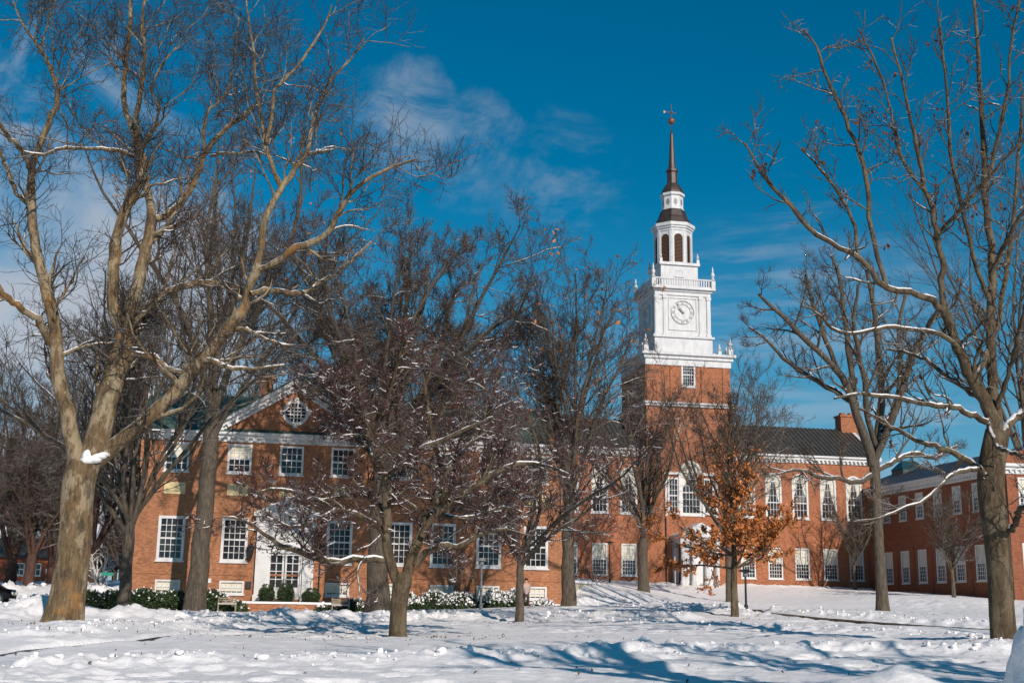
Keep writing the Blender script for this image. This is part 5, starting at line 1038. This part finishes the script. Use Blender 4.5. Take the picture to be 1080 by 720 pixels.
def car(px,py,Yc,label):
    p=PY(px,py,Yc); x,z=p[0],gz(p[0],Yc)-.06; t_=thing('parked_car',label,'car',(x,Yc,z)); L_=4.5
    body=[(-2.2,.35),(-2.25,.75),(-1.9,.92),(-1.1,1.0),(-.5,1.42),(.9,1.45),(1.6,1.02),(2.15,.95),(2.25,.6),(2.2,.35)]
    n=len(body); m=MB(); ys=[(-.86,.9),(-.80,1.),(.80,1.),(.86,.9)]
    vs=[]; 
    for yy,k in ((-.88,0),(-.80,1),(.80,1),(.88,0)):
        for (bx_,bz) in body: vs.append((x+bx_*(1 if k else .985),Yc+yy*(1 if bz<1.01 else .82),z+(bz if k else min(bz,bz*.99))))
    fs=[tuple(range(n)),tuple(range(4*n-1,3*n-1,-1))]+[(r*n+i_,r*n+(i_+1)%n,(r+1)*n+(i_+1)%n,(r+1)*n+i_) for r in range(3) for i_ in range(n)]; m.add(vs,fs); m.build('body',simple('dark_car_paint',(.018,.018,.022),.1,3,.25,.5),t_,True)
    m=MB()
    for sy in (-1,1): m.add([(x+a_,Yc+sy*(.895 if b_<1.05 else .76),z+b_) for a_,b_ in ((-1.0,1.03),(-.46,1.37),(.85,1.39),(1.4,1.04))],[(0,1,2,3)])
    m.build('side_window',MT['glass'],t_)
    for wx in (-1.4,1.4):
        for sy in (-1,1):
            m=MB(); m.tube((x+wx,Yc+sy*.7,z+.34),(x+wx,Yc+sy*.92,z+.34),.34,n=18); w_=m.build('wheel',MT['black'],t_); m=MB(); m.tube((x+wx,Yc+sy*.86,z+.34),(x+wx,Yc+sy*.93,z+.34),.2,n=12); m.build('rim',MT['grey'],w_)
    for sy in (-.6,.6): m=MB(); m.box(x+2.2,x+2.29,Yc+sy-.18,Yc+sy+.18,z+.62,z+.78); m.build('headlight',MT['white'],t_)
car(-22,634,90,'dark car parked on the cleared road at the left edge')
B=PY(49,618,145); m=MB(); m.box(B[0]-.18,B[0]+.18,144.9,145.,B[2]-.3,B[2]+1.7); m.lathe(B[0],144.95,[(.05,B[2]+1.7),(.3,B[2]+1.75),(.3,B[2]+1.9),(.05,B[2]+2.0)],8); sg=m.mesh('white_post',MT['white'],(B[0],145,B[2])); o=link('white_post',sg,None,(B[0],145,B[2])); tag(o,'small white post before the red brick house','post')
B=PY(112,622,100); t_=thing('street_sign','small green street sign on a grey post behind the pale tree','sign',(B[0],100,gz(B[0],100))); zz=PY(112,605,100)[2]
m=MB(); m.tube((B[0],100,1),(B[0],100,zz+.1),.04); m.build('post',MT['grey'],t_); m=MB(); m.box(B[0]-.45,B[0]+.45,99.93,99.955,zz-.12,zz+.12); m.build('sign_plate',simple('green_sign_paint',(.02,.22,.14),.05),t_)
# pale house seen through the trees on the far left
B=PY(60,600,175); t_=thing('pale_house','pale house with snow on its roof glimpsed through the dark trees at left','house',(B[0],175,3.))
m=MB(); wall(m,lambda u,n,z:(u,175+n,z),B[0]-9,B[0]+4,2.,9.,[(B[0]-6+3*k,1.1,z,z+1.6) for k in range(4) for z in (3.4,6.4)]); m.build('wall',simple('grey_clapboard',(.22,.21,.2),.1),t_)
for k in range(4):
    for z in (3.4,6.4): window(t_,(B[0]-6+3*k,175,z),0,1.1,1.6,2,2,cas=.1)
m=MB(); m.prismx([(174.4,8.98),(179,12),(183.6,8.98)],B[0]-9.5,B[0]+4.5); m.build('roof',MT['snow'],t_)

# bits of bark, twigs and dead leaves lying on the snow
rg=np.random.RandomState(55); C=[]
for (px,py,n,sx,sy) in ((1058,682,260,2.2,2),(70,660,260,3,2.5),(420,672,300,3,2.5),(548,657,160,2,2),(775,650,340,3.5,3),(930,645,160,3,3),(500,700,420,16,5),(720,640,260,5,2)):
    c=PG(px,py); C.append(c[:2]+rg.randn(n,2)*[sx,sy])
C=np.concatenate(C); z=GD(C[:,0],C[:,1])+.012; V,Fq=quads_at(np.column_stack([C,z]),.045,rg,0,1.8); V[:,2]=np.maximum(V[:,2],np.repeat(z,4))
o=link('leaf_litter',mesh_from(V,Fq,'leaf_litter',[MT['dirt']])); tag(o,'bits of bark, twigs and dead leaves scattered on the snow','litter',kind='stuff')
